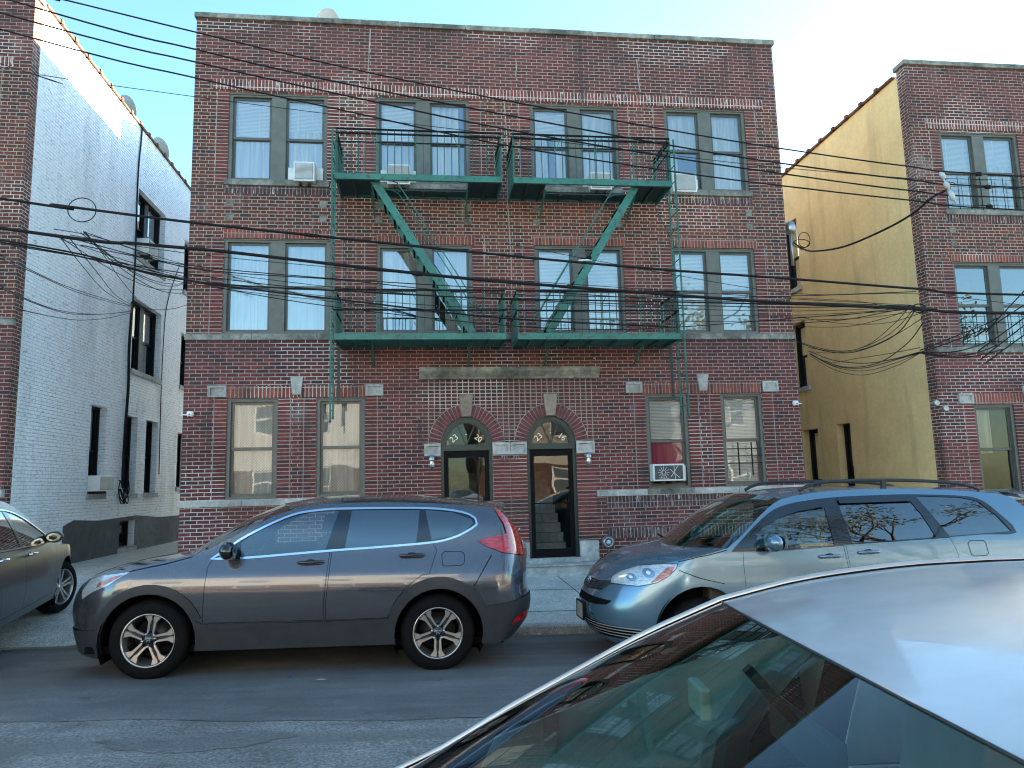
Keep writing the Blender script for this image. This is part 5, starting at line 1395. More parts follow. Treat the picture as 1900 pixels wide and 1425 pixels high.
# ---------------------------------------------------------------- blue-grey crossover (nose left)
GR_T = atan2(.0215, 1)
def road_loc(x, y): return (x, y, zroad(x, y)+.004)
paint_a = carpaint('grey_blue_metallic', (.080,.083,.096), .6, .20, dust=.08)
sp = dict(L=4.585, Lf=.78, Lr=.42, a=.80, zw=.36,
    w=[(.1,.84),(.25,.87),(.45,.90),(.65,.922),(.80,.927),(.90,.916),(1.0,.880),(1.1,.845),(1.18,.82),(1.4,.765),(1.55,.69),(1.65,.64)],
    xN=[(.1,.14),(.25,.08),(.4,.03),(.6,.0),(.75,.03),(.85,.10),(.95,.20),(1.05,.34),(1.2,.4)],
    xT=[(.1,.36),(.25,.22),(.35,.11),(.45,.03),(.6,.0),(.66,.01),(.72,.04),(.95,.03),(1.1,.04),(1.25,.07),(1.38,.12),(1.5,.20),(1.6,.28)])
a = Car('crossover_car', 'blue-grey metallic crossover in front of the left door, nose to the left', 'car',
    road_loc(-3.47, 8.29), (0, GR_T, 0), sp)
B = [[(.30,.83),(.42,.925),(.60,.985),(.85,1.04),(1.10,1.09),(1.32,1.135)],
     [(1.32,1.135),(1.50,1.22),(1.75,1.36),(1.98,1.475),(2.18,1.548)],
     [(2.18,1.548),(2.40,1.582),(2.66,1.597),(3.0,1.602),(3.41,1.597),(3.73,1.58),(4.08,1.555)],
     [(4.08,1.555),(4.20,1.515),(4.32,1.40),(4.42,1.285),(4.455,1.22)],
     [(4.455,1.22),(4.485,1.08),(4.49,.90),(4.485,.70)]]
C = [[(.08,.82),(.22,.92),(.50,1.01),(.80,1.06),(1.08,1.10)],
     [(1.08,1.10),(1.35,1.28),(1.65,1.45),(1.98,1.59)],
     [(1.98,1.59),(2.3,1.645),(2.7,1.672),(3.2,1.672),(3.7,1.645),(4.18,1.60)],
     [(4.18,1.60),(4.30,1.50),(4.40,1.36),(4.49,1.22)],
     [(4.49,1.22),(4.55,1.12),(4.55,.95),(4.535,.70)]]
names = ['bonnet', 'windscreen', 'roof', 'rear_window', 'tailgate']; mats = [paint_a, M['screen'], paint_a, M['tintglass'], paint_a]
for i, nm in enumerate(names): a.strip(nm, mats[i], B[i], C[i], first=(i == 0), last=(i == 4))
Rw = .425
bot = chain([(4.40,.33)] if False else [('r', .0, .36), ('r', .45, .35), (4.40,.31), (4.05,.25)], arc(3.60,.36,Rw,-14,194,18), [(3.17,.27),(1.36,.26)], arc(.93,.36,Rw,-14,194,18), [(.50,.20), ('f', .6, .21), ('f', .3, .23), ('f', 0, .24)])
out, top_ = body_shell(a, B, C, bot, paint_a, ())
dlo = [(1.44,1.085),(1.60,1.20),(1.73,1.29),(1.96,1.41),(2.18,1.50),(2.39,1.535),(2.66,1.55),(3.41,1.55),(3.73,1.525),(3.91,1.48),(3.985,1.41),(3.96,1.365),(3.86,1.305),(3.76,1.26),(3.55,1.21),(3.03,1.17),(2.52,1.14),(1.73,1.085)]
DLO = a.P(resample(dlo+[dlo[0]], 70)[:-1])
head = a.P([(.27,.72),(.24,.80),(.31,.895),(.45,.945),(.74,.985),(.63,.915),(.55,.86),(.40,.80)])
tail = a.P([(3.97,1.225),(4.08,1.258),(4.262,1.292),(4.235,1.385),(4.15,1.525),(4.20,1.51),(4.30,1.415),(4.385,1.32),('r',.60,1.25),('r',.44,1.20),('r',.42,1.09),(4.44,1.065),(4.22,1.105),(4.05,1.17)])
cl_front = chain([(1.40,.505),(1.345,.54)], arc(.935,.37,.50,22,168,14), [(.46,.455), (.30,.44), ('f', .55, .43), ('f', 0, .42)])
clad = chain([('r',0,.655),('r',.5,.665),(4.40,.655),(4.20,.63),(4.09,.615)], arc(3.60,.39,.505,26,160,14), [(3.12,.515),(2.52,.50),(1.60,.49)], cl_front,
             [('f',0,.24),('f',.3,.23),('f',.6,.21),(.50,.20)], arc(.93,.36,Rw,194,-14,18), [(1.36,.26),(3.17,.27)], arc(3.60,.36,Rw,194,-14,18), [(4.05,.25),(4.40,.31),('r',.45,.35),('r',0,.36)])
clad = a.P(clad)
grille = a.P([('f',0,.78),('f',.42,.77),('f',.50,.70),('f',.42,.60),('f',0,.58)])
door1 = a.P([(1.415,.83),(1.425,1.02),(1.47,1.095),(1.73,1.085),(2.52,1.14),(2.545,1.14),(2.51,.66),(2.51,.51),(1.41,.51)])
door2 = a.P([(2.56,1.142),(3.03,1.17),(3.53,1.208),(3.575,1.14),(3.50,.92),(3.42,.905),(3.28,.80),(3.17,.66),(3.115,.52),(2.525,.51),(2.525,.66)])
a.band('body', paint_a, out, [DLO, head, tail, clad, grille, door1, door2], 0, raw=True, step=.07)
for d in (door1, door2):
    a.band('door', paint_a, inset(d, .0045), [DLO], 0, raw=True)
a.band('lower_cladding', M['clad'], clad, (), .010, raw=True)
liner(a, out, [DLO], (.93, 3.60), .43)
a.band('window_trim', M['chrome'], inset(DLO, -.004), [inset(DLO, .016)], .006, .03, raw=True)
g1 = a.P([(1.72,1.105),(1.70,1.23),(1.78,1.295),(1.98,1.405),(2.20,1.495),(2.40,1.525),(2.61,1.54),(2.50,1.155)])
g2 = a.P([(2.73,1.54),(2.68,1.165),(3.03,1.185),(3.37,1.212),(3.40,1.54)])
g3 = a.P([(3.455,1.535),(3.52,1.235),(3.74,1.275),(3.86,1.33),(3.935,1.395),(3.92,1.44),(3.73,1.505)])
a.band('pillar_trim', M['gloss_black'], inset(DLO, .015), [g1, g2, g3], -.001, .05, raw=True)
a.band('front_door_glass', M['carglass'], g1, (), -.006, .15, raw=True); a.band('rear_door_glass', M['tintglass'], g2, (), -.006, .15, raw=True); a.band('quarter_glass', M['tintglass'], g3, (), -.006, .15, raw=True)
a.band('headlight', M['lens'], inset(head, .003), (), .002, .04, raw=True)
am = a.P([(.42,.835),(.50,.86),(.68,.955),(.60,.945),(.45,.885)]); a.band('turn_signal', M['amber'], am, (), .005, .04, raw=True)
a.band('tail_light', M['red_lens'], inset(tail, .002), (), .012, .04, raw=True)
fog = a.P([(4.30,.43),(4.33,.485),(4.42,.52),('r',.60,.53),('r',.58,.47),(4.36,.435)]); a.band('rear_reflector', M['red_lens'], fog, (), .016, .04, raw=True)
rev = a.P([('r',.60,1.21),('r',.46,1.19),('r',.46,1.12),('r',.60,1.12)]); a.band('reversing_light', M['lens'], rev, (), .018, .04, raw=True)
a.band('rear_diffuser', M['tin'], a.P([(4.30,.335),(4.41,.36),('r',.62,.44),('r',.50,.46),('r',.50,.37)]), (), .016, .05, raw=True)
a.band('radiator_grille', M['gloss_black'], inset(grille, .002), (), .0, .05, raw=True)
fu = a.P([(3.63,1.0),(3.62,1.10),(3.65,1.125),(3.82,1.12),(3.845,1.09),(3.84,1.02),(3.81,.995),(3.66,.99)]); a.band('fuel_flap', M['under'], inset(fu, -.003), [inset(fu, .0025)], .002, .05, raw=True)
a.band('side_moulding', M['clad'], a.P([(1.46,.505),(1.52,.455),(2.505,.475),(2.505,.50)]), (), .020, raw=True)
a.band('side_moulding', M['clad'], a.P([(2.53,.478),(3.13,.49),(3.13,.515),(2.53,.502)]), (), .020, raw=True)
a.band('panel_gap', M['under'], a.P([(4.105,1.09),(3.93,.80),(3.937,.797),(4.115,1.087)]), (), .002, raw=True)
a.band('panel_gap', M['under'], a.P([(.72,.985),(1.05,1.055),(1.28,1.115),(1.28,1.107),(1.05,1.045),(.72,.977)]), (), .002, raw=True)
handle(a, 2.37, 1.045, M['gloss_black']); handle(a, 3.33, 1.095, M['gloss_black'])
mirror(a, 1.63, 1.17, .90, M['gloss_black'], None)
m = MB(); m.prism([(3.84,1.635),(3.99,1.685),(4.03,1.68),(4.03,1.62)], -.025, .025); a.part(m, 'roof_antenna', paint_a, bevel=.008)
m = MB(); V = []
for y in frange(-.62, .62, .155): zz = 1.60-.05*(y/.62)**2; V += [(4.06, y, zz+.008), (4.31-.05*(y/.62)**2, y, zz-.012), (4.28-.05*(y/.62)**2, y, zz-.035), (4.10, y, zz-.04)]
m.add(V, [(4*i+k, 4*i+(k+1) % 4, 4*i+4+(k+1) % 4, 4*i+4+k) for i in range(8) for k in range(4)]+[(0, 1, 2, 3), (32, 33, 34, 35)], False); a.part(m, 'spoiler', paint_a)
a.seats([(2.05, (-.38, .38)), (2.95, (-.38, .38))], M['seat_dark'], zs=.68, ht=.58)
m = MB(); m.prism([(1.20,1.04),(1.62,1.06),(1.72,.95),(1.70,.6),(1.2,.6)], -.78, .78); a.part(m, 'dashboard', M['dash'], bevel=.03)
def steering(c, x, y, z, mat=None):
    m = MB(); R_ = .18; P = [(x+.06*sin(t), y+R_*cos(t), z+R_*.93*sin(t)) for t in [2*pi*k/24 for k in range(25)]]; P = [(x+.35*(q[2]-z), q[1], q[2]) for q in P]; m.tube(P, .014, 6)
    m.bar((x, y-R_, z), (x, y+R_, z), .03, .02); m.bar((x-.1, y, z-.03), (x, y, z), .10, .10); c.part(m, 'steering_wheel', mat or M['dash'])
steering(a, 1.80, -.38, 1.02)
for x, sd_ in ((.93, -1), (3.59, -1), (.93, 1), (3.59, 1)): a.wheel(x, sd_, .362, .235, lambda o, r, w_, c, x=x: rim_twin5(o, r, w_, c, -8 if x < 2 else 36+0))

# ---------------------------------------------------------------- silver-blue minivan (nose left)
paint_b = carpaint('light_blue_silver_metallic', (.12,.21,.28), .55, .24, dust=.05, coat=.7)
sp = dict(L=5.08, Lf=.95, Lr=.45, a=.78, zw=.36,
    w=[(.1,.88),(.25,.92),(.45,.955),(.65,.975),(.85,.98),(1.0,.97),(1.12,.945),(1.2,.925),(1.4,.865),(1.6,.785),(1.75,.70)],
    xN=[(.1,.26),(.2,.14),(.3,.05),(.42,.0),(.56,.0),(.66,.05),(.76,.10),(.86,.18),(.98,.33),(1.08,.5),(1.2,.6)],
    xT=[(.1,.25),(.3,.10),(.5,.02),(.65,.0),(.8,.04),(1.0,.06),(1.2,.11),(1.4,.20),(1.6,.30),(1.7,.34)])
b = Car('minivan', 'light blue-grey minivan with roof rails, parked nose-left on the right behind the silver roof', 'minivan', road_loc(1.67, 8.03), (0, GR_T, 0), sp)
B = [[(.25,.845),(.34,.90),(.50,.965),(.73,1.025),(1.06,1.095),(1.26,1.145)],
     [(1.26,1.145),(1.42,1.26),(1.60,1.41),(1.78,1.545),(1.92,1.615)],
     [(1.92,1.615),(2.12,1.655),(2.43,1.69),(2.9,1.712),(3.41,1.712),(3.9,1.695),(4.35,1.66)],
     [(4.35,1.66),(4.50,1.61),(4.66,1.44),(4.80,1.26)],
     [(4.80,1.26),(4.90,1.10),(4.95,.90),(4.96,.66)]]
C = [[(.105,.775),(.20,.88),(.37,.99),(.60,1.075),(.93,1.125)],
     [(.93,1.125),(1.22,1.32),(1.52,1.51),(1.86,1.665)],
     [(1.86,1.665),(2.2,1.715),(2.7,1.742),(3.4,1.745),(4.1,1.73),(4.72,1.69)],
     [(4.72,1.69),(4.80,1.58),(4.88,1.40),(4.95,1.24)],
     [(4.95,1.24),(5.02,1.10),(5.03,.90),(5.06,.66)]]
mats = [paint_b, M['screen'], paint_b, M['tintglass'], paint_b]
for i, nm in enumerate(names): b.strip(nm, mats[i], B[i], C[i], first=(i == 0), last=(i == 4))
Rb = .43
bot = chain([('r',0,.30),('r',.5,.28),(4.80,.26),(4.42,.24)], arc(4.00,.36,Rb,-16,196,18), [(3.55,.24),(1.40,.24)], arc(.975,.36,Rb,-16,196,18), [(.54,.20), ('f',.7,.19), ('f',.4,.19), ('f',0,.20)])
out, _t = body_shell(b, B, C, bot, paint_b, ())
dlo = [(1.29,1.11),(1.43,1.235),(1.62,1.39),(1.80,1.505),(1.98,1.565),(2.20,1.60),(2.5,1.63),(3.0,1.65),(3.4,1.655),(3.9,1.64),(4.12,1.60),(4.28,1.45),(4.40,1.26),(4.0,1.245),(3.5,1.215),(2.55,1.165),(1.75,1.115)]
DLO = b.P(resample(dlo+[dlo[0]], 80)[:-1])
head = b.P([(.19,.775),(.22,.84),(.30,.90),(.44,.965),(.62,1.00),(.755,1.005),(.74,.96),(.66,.88),(.55,.815),(.40,.775)])
grille = b.P([('f',0,.775),('f',.30,.785),('f',.47,.80),('f',.50,.76),('f',.40,.70),('f',0,.675)])
low = b.P([('f',0,.40),('f',.5,.385),('f',.75,.37),(.40,.375),(.46,.36),(.40,.285),(.30,.265),('f',.6,.255),('f',0,.25)])
slot = b.P([('f',0,.63),('f',.40,.625),('f',.60,.62),('f',.55,.575),('f',.40,.56),('f',0,.555)])
door1 = b.P([(1.40,1.0),(1.41,1.115),(1.75,1.112),(2.47,1.158),(2.49,.9),(2.49,.46),(1.41,.46),(1.41,.74)])
door2 = b.P([(2.49,1.165),(3.5,1.215),(3.64,1.222),(3.68,1.10),(3.70,.96),(3.62,.66),(3.50,.46),(2.505,.46),(2.505,.9)])
tailb = b.P([(4.62,1.25),(4.78,1.25),('r',.72,1.22),('r',.66,1.0),('r',.70,.85),(4.84,.86),(4.74,1.05)])
b.band('body', paint_b, out, [DLO, head, grille, low, slot, door1, door2, tailb], 0, raw=True)
for d in (door1, door2): b.band('door', paint_b, inset(d, .0045), [DLO], 0, raw=True)
liner(b, out, [DLO], (.975, 4.0), .435)
g1 = b.P([(1.57,1.145),(1.575,1.275),(1.70,1.375),(1.85,1.46),(2.05,1.53),(2.355,1.575),(2.375,1.16),(1.75,1.125)])
g2 = b.P([(2.515,1.605),(2.9,1.625),(3.30,1.625),(3.40,1.45),(3.49,1.225),(2.57,1.178)])
g3 = b.P([(3.40,1.64),(3.9,1.622),(4.08,1.585),(4.24,1.43),(4.35,1.275),(4.0,1.255),(3.64,1.235),(3.50,1.47)])
b.band('pillar_trim', M['gloss_black'], DLO, [g1, g2, g3], .001, .05, raw=True)
b.band('front_door_glass', M['carglass'], g1, (), -.006, .15, raw=True); b.band('sliding_door_glass', M['tintglass'], g2, (), -.006, .15, raw=True); b.band('quarter_glass', M['tintglass'], g3, (), -.006, .15, raw=True)
b.band('rain_visor', M['gloss_black'], b.P([(1.50,1.25),(1.62,1.36),(1.80,1.475),(1.98,1.535),(2.36,1.58),(2.36,1.53),(2.05,1.485),(1.85,1.43),(1.66,1.335)]), (), .022, .05, raw=True)
b.band('rain_visor', M['gloss_black'], b.P([(2.52,1.61),(3.31,1.63),(3.34,1.58),(2.525,1.56)]), (), .022, .05, raw=True)
b.band('headlight', M['lens'], inset(head, .003), (), .003, .04, raw=True)
for cx_, cz_, rr_ in ((.50, .905, .048), (.355, .855, .038)):
    b.band('headlight_bowl', M['mirror_dim'], b.P([(cx_+rr_*cos(2*pi*k/16), cz_+rr_*.9*sin(2*pi*k/16)) for k in range(16)]), (), .006, .04, raw=True)
    b.band('headlight_bulb', M['white_paint'], b.P([(cx_+rr_*.4*cos(2*pi*k/10), cz_+rr_*.36*sin(2*pi*k/10)) for k in range(10)]), (), .009, .04, raw=True)
b.band('headlight_rim', M['clad'], head, [inset(head, .007)], .005, .04, raw=True)
b.band('turn_signal', M['amber'], b.P([(.50,.815),(.66,.965),(.725,.975),(.70,.925),(.62,.86),(.55,.83)]), (), .007, .04, raw=True)
b.band('tail_light', M['red_lens'], tailb, (), .008, .04, raw=True)
b.band('radiator_grille', M['clad'], inset(grille, .002), (), -.004, .05, raw=True)
for z in (.70, .725, .75): b.band('grille_bar', M['gloss_black'], b.P([('f',0,z+.012),('f',.40,z+.014),('f',.40,z+.008),('f',0,z+.004)]), (), .004, .1, raw=True)
b.band('air_intake', M['under'], slot, (), -.004, .05, raw=True)
b.band('lower_grille', M['under'], low, (), -.004, .05, raw=True)
for z in (.285, .315, .345, .372): b.band('grille_bar', M['tin'], b.P([('f',0,z+.008),('f',.5,z+.006),('f',.72,z+.002),(.40,z+.002),(.44,z-.004),(.40,z-.008),('f',.72,z-.006),('f',.5,z-.002),('f',0,z)]), (), .004, .1, raw=True)
b.band('bumper_crease', paint_b, b.P([('f',0,.455),('f',.55,.455),(.30,.45),(.50,.445),(.50,.437),(.30,.44),('f',.55,.443),('f',0,.443)]), (), .010, .1, raw=True)
m = MB(); R_ = .055
m.tube([(.085+.0*k, .062*cos(2*pi*k/20), .765+.042*sin(2*pi*k/20)) for k in range(21)], .006, 5); m.tube([(.08, .026*cos(2*pi*k/16), .768+.036*sin(2*pi*k/16)) for k in range(17)], .005, 5)
m.tube([(.08, .055*cos(2*pi*k/16), .785+.014*sin(2*pi*k/16)) for k in range(17)], .005, 5); b.part(m, 'badge', M['chrome'])
m = MB(); m.add(*rbox(-.025, -.008, -.155, .155, .37, .53)); pl = b.part(m, 'number_plate', M['plate'])
m = MB(); 
for q in ((-.165, .165, .36, .37), (-.165, .165, .53, .54), (-.165, -.155, .37, .53), (.155, .165, .37, .53)): m.add(*rbox(-.032, -.010, q[0], q[1], q[2], q[3]))
b.part(m, 'plate_frame', M['black'], pl)
fu = b.P([(3.83,1.05),(3.82,1.16),(3.85,1.185),(4.0,1.185),(4.02,1.16),(4.02,1.06),(3.99,1.04),(3.86,1.035)]); b.band('fuel_flap', M['under'], inset(fu, -.003), [inset(fu, .0025)], .002, .05, raw=True)
b.band('panel_gap', M['under'], b.P([(.755,.95),(1.0,.86),(1.20,.815),(1.20,.808),(1.0,.852),(.755,.942)]), (), .002, raw=True)
b.band('panel_gap', M['under'], b.P([(.76,1.025),(1.05,1.085),(1.25,1.13),(1.25,1.122),(1.05,1.077),(.76,1.017)]), (), .002, raw=True)
handle(b, 2.30, 1.055, paint_b, .22, M['gloss_black']); handle(b, 2.72, 1.09, paint_b, .22, M['gloss_black'])
mirror(b, 1.68, 1.20, .96, paint_b, None, 1.05)
for sd_ in (-1, 1):
    m = MB(); y = sd_*.66; m.tube(smoothpts([Vector(p) for p in ((2.18,y,1.70),(2.30,y,1.755),(2.50,y,1.79),(3.1,y,1.805),(3.7,y,1.79),(4.05,y,1.755),(4.22,y,1.70))], 5), .018, 8)
    m.bar((3.12, y, 1.70), (3.12, y, 1.80), .05, .03); b.part(m, 'roof_rail', M['clad'])
m = MB(); V = []
for y in frange(-.66, .66, .165): V += [(4.66, y, 1.70-.05*(y/.66)**2), (5.02-.06*(y/.66)**2, y, 1.695-.05*(y/.66)**2), (5.0-.06*(y/.66)**2, y, 1.665-.05*(y/.66)**2), (4.72, y, 1.655-.05*(y/.66)**2)]
m.add(V, [(4*i+k, 4*i+(k+1) % 4, 4*i+4+(k+1) % 4, 4*i+4+k) for i in range(8) for k in range(4)]+[(0, 1, 2, 3), (32, 33, 34, 35)], False); b.part(m, 'spoiler', paint_b)
b.seats([(2.05, (-.40, .40)), (3.0, (-.42, .42)), (3.9, (-.3, .3))], M['seat'], zs=.72, ht=.55)
m = MB(); m.prism([(1.1,1.06),(1.55,1.08),(1.66,.98),(1.66,.6),(1.1,.6)], -.82, .82); b.part(m, 'dashboard', M['dash'], bevel=.03); steering(b, 1.76, -.40, 1.06)
m = MB(); m.bar((1.02, -.35, 1.175), (1.10, .40, 1.20), .018, .014); m.bar((1.00, .10, 1.165), (1.10, .75, 1.18), .018, .014); b.part(m, 'wiper', M['black'])
m = MB(); G_ = b.wrap(b.sx(1.30,1.17), 1.17); m.add([(1.30,-.62,1.335),(1.36,-.56,1.375),(1.36,-.48,1.385),(1.30,-.54,1.345)], [(0,1,2,3)]); 
for x, sd_ in ((.975, -1), (4.0, -1), (.975, 1), (4.0, 1)): b.wheel(x, sd_, .335, .215, rim_plain)

# ---------------------------------------------------------------- saloons: near silver one and the dark one turning into the driveway
def saloon(name, label, loc, rot, paint, screen, rim, wr=.325, steer=0, cream=False, sx=1.0):
    sp = dict(L=4.72, Lf=.85, Lr=.75, a=.80, zw=.34,
        w=[(.1,.83),(.25,.87),(.45,.90),(.62,.912),(.80,.91),(.92,.89),(1.0,.865),(1.1,.825),(1.25,.755),(1.4,.675),(1.5,.60),(1.6,.55)],
        xN=[(.1,.18),(.25,.06),(.4,.0),(.55,.0),(.68,.06),(.78,.16),(.86,.3),(.95,.45)],
        xT=[(.1,.22),(.3,.06),(.5,.0),(.7,.0),(.85,.04),(.98,.08),(1.08,.14),(1.2,.3)])
    c = Car(name, label, 'car', loc, rot, sp)
    B = [[(.36,.70),(.50,.78),(.75,.85),(1.05,.89),(1.30,.92)],
         [(1.30,.92),(1.42,.952),(1.53,1.005),(1.64,1.062),(1.79,1.160),(1.95,1.256),(2.12,1.358),(2.30,1.450)],
         [(2.30,1.450),(2.46,1.496),(2.63,1.524),(2.80,1.540),(3.08,1.545),(3.52,1.50)],
         [(3.52,1.50),(3.76,1.39),(3.98,1.23),(4.12,1.10)],
         [(4.12,1.10),(4.30,1.075),(4.50,1.04),(4.56,.92),(4.58,.66)]]
    C = [[(.13,.70),(.30,.81),(.60,.90),(.90,.935),(1.14,.94)],
         [(1.14,.94),(1.40,1.075),(1.68,1.235),(1.94,1.375),(2.205,1.497)],
         [(2.205,1.497),(2.50,1.552),(2.80,1.580),(3.10,1.585),(3.40,1.565),(3.66,1.51)],
         [(3.66,1.51),(3.86,1.38),(4.05,1.25),(4.22,1.125)],
         [(4.22,1.125),(4.45,1.10),(4.62,1.06),(4.66,.92),(4.70,.66)]]
    for i, (nm, mt) in enumerate(zip(('bonnet', 'windscreen', 'roof', 'rear_window', 'boot_lid'), (paint, screen, paint, M['carglass'], paint))): c.strip(nm, mt, B[i], C[i], 34, 30, pw=2.0, first=(i == 0), last=(i == 4))
    R_ = .385
    bot = chain([('r',0,.28),('r',.5,.26),(4.50,.24),(4.15,.22)], arc(3.72,.34,R_,-18,198,18), [(3.3,.25),(1.35,.25)], arc(.90,.34,R_,-18,198,18), [(.50,.19),('f',.6,.18),('f',0,.19)])
    fe0 = c.front_edge; c.front_edge = lambda b_, c_, r_=False: fe0(b_, c_, r_, 2.0)
    out, _ = body_shell(c, B, C, bot, paint, ())
    dlo = [(1.52,.985),(1.70,1.075),(1.92,1.18),(2.12,1.27),(2.35,1.355),(2.60,1.405),(2.9,1.425),(3.2,1.415),(3.48,1.365),(3.70,1.26),(3.88,1.12),(3.80,1.055),(3.4,1.02),(2.6,.99),(2.0,.975)]
    DLO = c.P(resample(dlo+[dlo[0]], 70)[:-1])
    head = c.P([(.24,.56),(.30,.66),(.45,.745),(.70,.81),(.66,.74),(.50,.64),(.36,.575)])
    tl = c.P([(4.20,.88),(4.40,.97),(4.56,.98),('r',.62,.96),('r',.55,.82),(4.52,.80),(4.30,.82)])
    gr = c.P([('f',0,.64),('f',.38,.63),('f',.44,.56),('f',.36,.38),('f',0,.36)])
    d1 = c.P([(1.42,.60),(1.40,.90),(1.50,.975),(2.0,.968),(2.585,.982),(2.56,.60),(2.56,.33),(1.44,.33)]); d2 = c.P([(2.60,.983),(3.4,1.012),(3.60,1.035),(3.52,.80),(3.34,.62),(3.26,.33),(2.575,.33),(2.575,.60)])
    c.band('body', paint, out, [DLO, head, tl, gr, d1, d2], 0, raw=True)
    for d in (d1, d2): c.band('door', paint, inset(d, .0045), [DLO], 0, raw=True)
    liner(c, out, [DLO], (.90, 3.72), .395)
    c.band('window_trim', M['chrome'], inset(DLO, -.003), [inset(DLO, .012)], .005, .03, raw=True)
    ga = c.P([(1.72,1.0),(1.76,1.09),(1.93,1.165),(2.13,1.255),(2.36,1.34),(2.58,1.388),(2.56,1.0)]); gb = c.P([(2.66,1.005),(2.68,1.395),(2.9,1.41),(3.2,1.40),(3.38,1.365),(3.46,1.05)]); gc = c.P([(3.50,1.055),(3.44,1.35),(3.56,1.31),(3.68,1.245),(3.80,1.13),(3.78,1.085)])
    c.band('pillar_trim', M['gloss_black'], inset(DLO, .011), [ga, gb, gc], -.001, .05, raw=True)
    for g, nm in ((ga, 'front_door_glass'), (gb, 'rear_door_glass'), (gc, 'quarter_glass')): c.band(nm, M['carglass'], g, (), -.005, .15, raw=True)
    c.band('headlight', M['lens'], inset(head, .003), (), .003, .04, raw=True); c.band('tail_light', M['red_lens'], inset(tl, .003), (), .004, .04, raw=True)
    c.band('radiator_grille', M['gloss_black'], inset(gr, .002), (), -.002, .05, raw=True)
    handle(c, 2.38, .90, M['chrome'], .22, paint); handle(c, 3.30, .93, M['chrome'], .22, paint)
    mirror(c, *((1.70, 1.03) if steer else (1.50, .90)), .87, paint, None, .8, M['gloss_black'])
    c.seats([(2.25, (-.36, .36)), (3.15, (-.34, .34))], M['seat'], zs=.52, ht=.52)
    m = MB(); m.prism([(1.15,.90),(1.62,.955),(1.84,.93),(1.90,.80),(1.86,.5),(1.15,.5)], -.74, .74); c.part(m, 'dashboard', M['dash'], bevel=.03); steering(c, 1.98, -.36, .90)
    m = MB(); m.add(*rbox(2.22, 2.245, -.12, .12, 1.315, 1.38)); rv = c.part(m, 'rear_view_mirror', M['dash'], bevel=.008)
    m = MB(); m.add([(2.247, -.11, 1.32), (2.247, .11, 1.32), (2.247, .11, 1.375), (2.247, -.11, 1.375)], [(0, 1, 2, 3)]); c.part(m, 'mirror_glass', M['chrome'], rv)
    m = MB(); m.bar((2.22, 0, 1.37), (2.15, 0, 1.45), .015, .015); c.part(m, 'mirror_stalk', M['dash'], rv)
    for x, sd_ in ((.90, -1), (3.72, -1), (.90, 1), (3.72, 1)): c.wheel(x, sd_, wr, .215, rim, steer=steer if x < 1 else 0)
    return c, B, C
silver = carpaint('silver_metallic', (.44,.48,.49), .35, .40, coat=.5, dust=.8)
c, B, C = saloon('silver_saloon', 'silver saloon close to the camera, its roof and green-tinted windscreen filling the lower right', road_loc(-1.683, 1.35), (0, GR_T, -radians(6)), silver, M['screen_near'], rim_plain)
M['drip'] = plain('pale_drip_moulding', (.50,.48,.45), .3, .5)
for sd_ in (-1, 1):                                       # bright drip moulding along pillar and roof edge
    m = MB(); Q = []
    for seg in (B[1], B[2]):
        for p in resample(seg, 16): q = c.wrap(c.sx(*p), p[1]); Q.append(Vector((q.x, (q.y-.002)*-sd_, q.z+.004)))
    m.tube(Q, .010, 6); c.part(m, 'drip_moulding', M['drip'])
m = MB(); n = 40                                           # black ceramic border of the windscreen (frit)
Bs = resample(B[1], n); Cs = resample(C[1], n)
def wpt(i, v, k=2.0, o=.002):
    q = c.wrap(c.sx(*Bs[i]), Bs[i][1]); e = 1-(1-v) ** k
    return Vector((q.x+(Cs[i][0]-q.x)*e-.0, q.y*(1-v), q.z+(Cs[i][1]-q.z)*e-o))
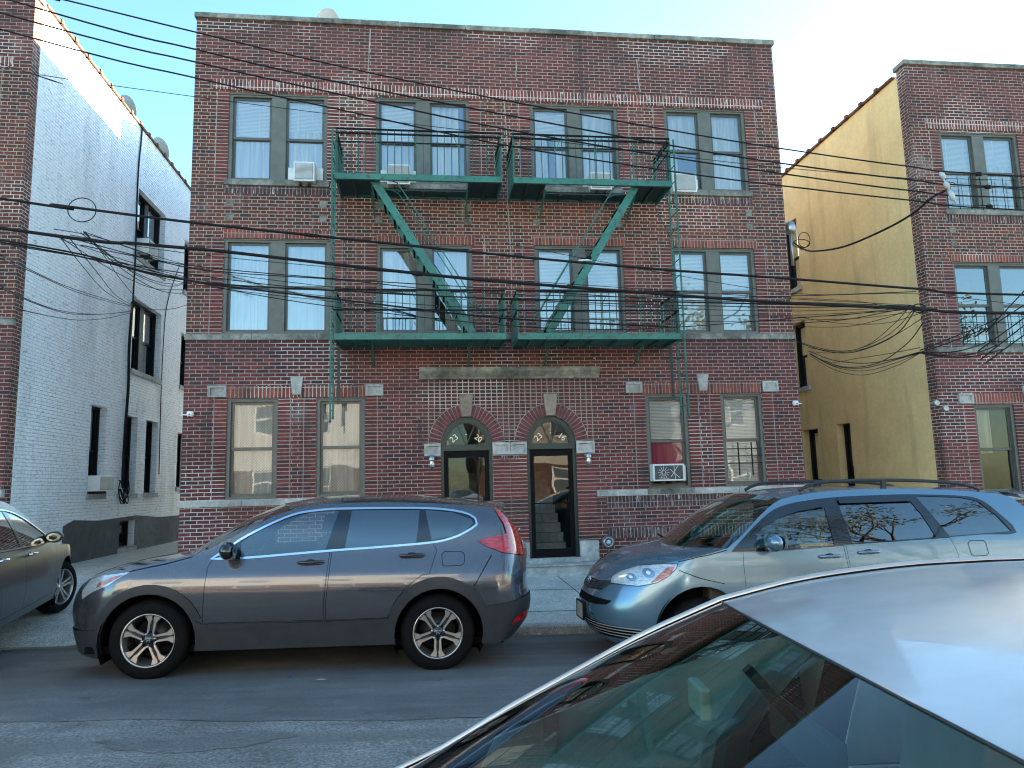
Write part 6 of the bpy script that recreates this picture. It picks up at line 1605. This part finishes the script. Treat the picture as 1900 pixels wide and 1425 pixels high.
for sg in (-1, 1):
    V = []
    for i in range(n+1):
        for v in (0, .035, .07): q = wpt(i, v); V.append((q.x, q.y*sg, q.z))
    m.add(V, [(3*i+j, 3*i+j+1, 3*i+3+j+1, 3*i+3+j) for i in range(n) for j in range(2)])
V = [];
for j in range(-20, 21):
    for i in (0, 1, 2): q = wpt(i, 1-abs(j)/20); V.append((q.x, q.y*(1 if j < 0 else -1), q.z))
m.add(V, [(3*j+k, 3*j+3+k, 3*j+4+k, 3*j+1+k) for j in range(40) for k in range(2)]); c.part(m, 'windscreen_border', M['black'])
m = MB(); Q = [wpt(n, v, 2.0, -.001) for v in [k/14 for k in range(15)]]; Q = Q+[Vector((q.x, -q.y, q.z)) for q in Q[-2::-1]]; m.tube(Q, .0022, 6); c.part(m, 'windscreen_seal', M['clad'])
for sd_ in (-1, 1):
    m = MB(); Q = []
    for seg in (B[1], B[2]):
        for p in resample(seg, 16): q = c.wrap(c.sx(*p), p[1]); Q.append(Vector((q.x, (abs(q.y)-.013)*sd_, q.z+.003)))
    m.tube(Q, .004, 5); c.part(m, 'roof_seal', M['black'])
m = MB(); m.add(*rbox(2.10, 2.12, .09, .175, 1.345, 1.395)); c.part(m, 'toll_tag', M['white_plastic'], bevel=.005)
m = MB(); m.bar((1.25, -.25, 1.06), (1.34, .50, 1.075), .016, .014); c.part(m, 'wiper', M['black'])
m = MB(); m.bar((1.20, -.75, 1.0), (1.26, -.05, 1.06), .016, .014); c.part(m, 'wiper', M['black'])
dark = carpaint('dark_green_grey', (.010,.013,.014), .2, .3, coat=.35, dust=.04)
hd = radians(10.7); wx, wy = -4.68, 10.56                # right front wheel
D = Vector((-sin(hd), cos(hd))); N_ = Vector((cos(hd), sin(hd)))
nose = Vector((wx, wy))+D*.90-N_*.88
saloon('dark_saloon', 'dark grey saloon at the left edge turning into the driveway beside the white wall', (nose.x, nose.y, .235), (0, radians(1.5), atan2(-D.y, -D.x)), dark, M['screen'], rim_double5, .335, radians(-22))
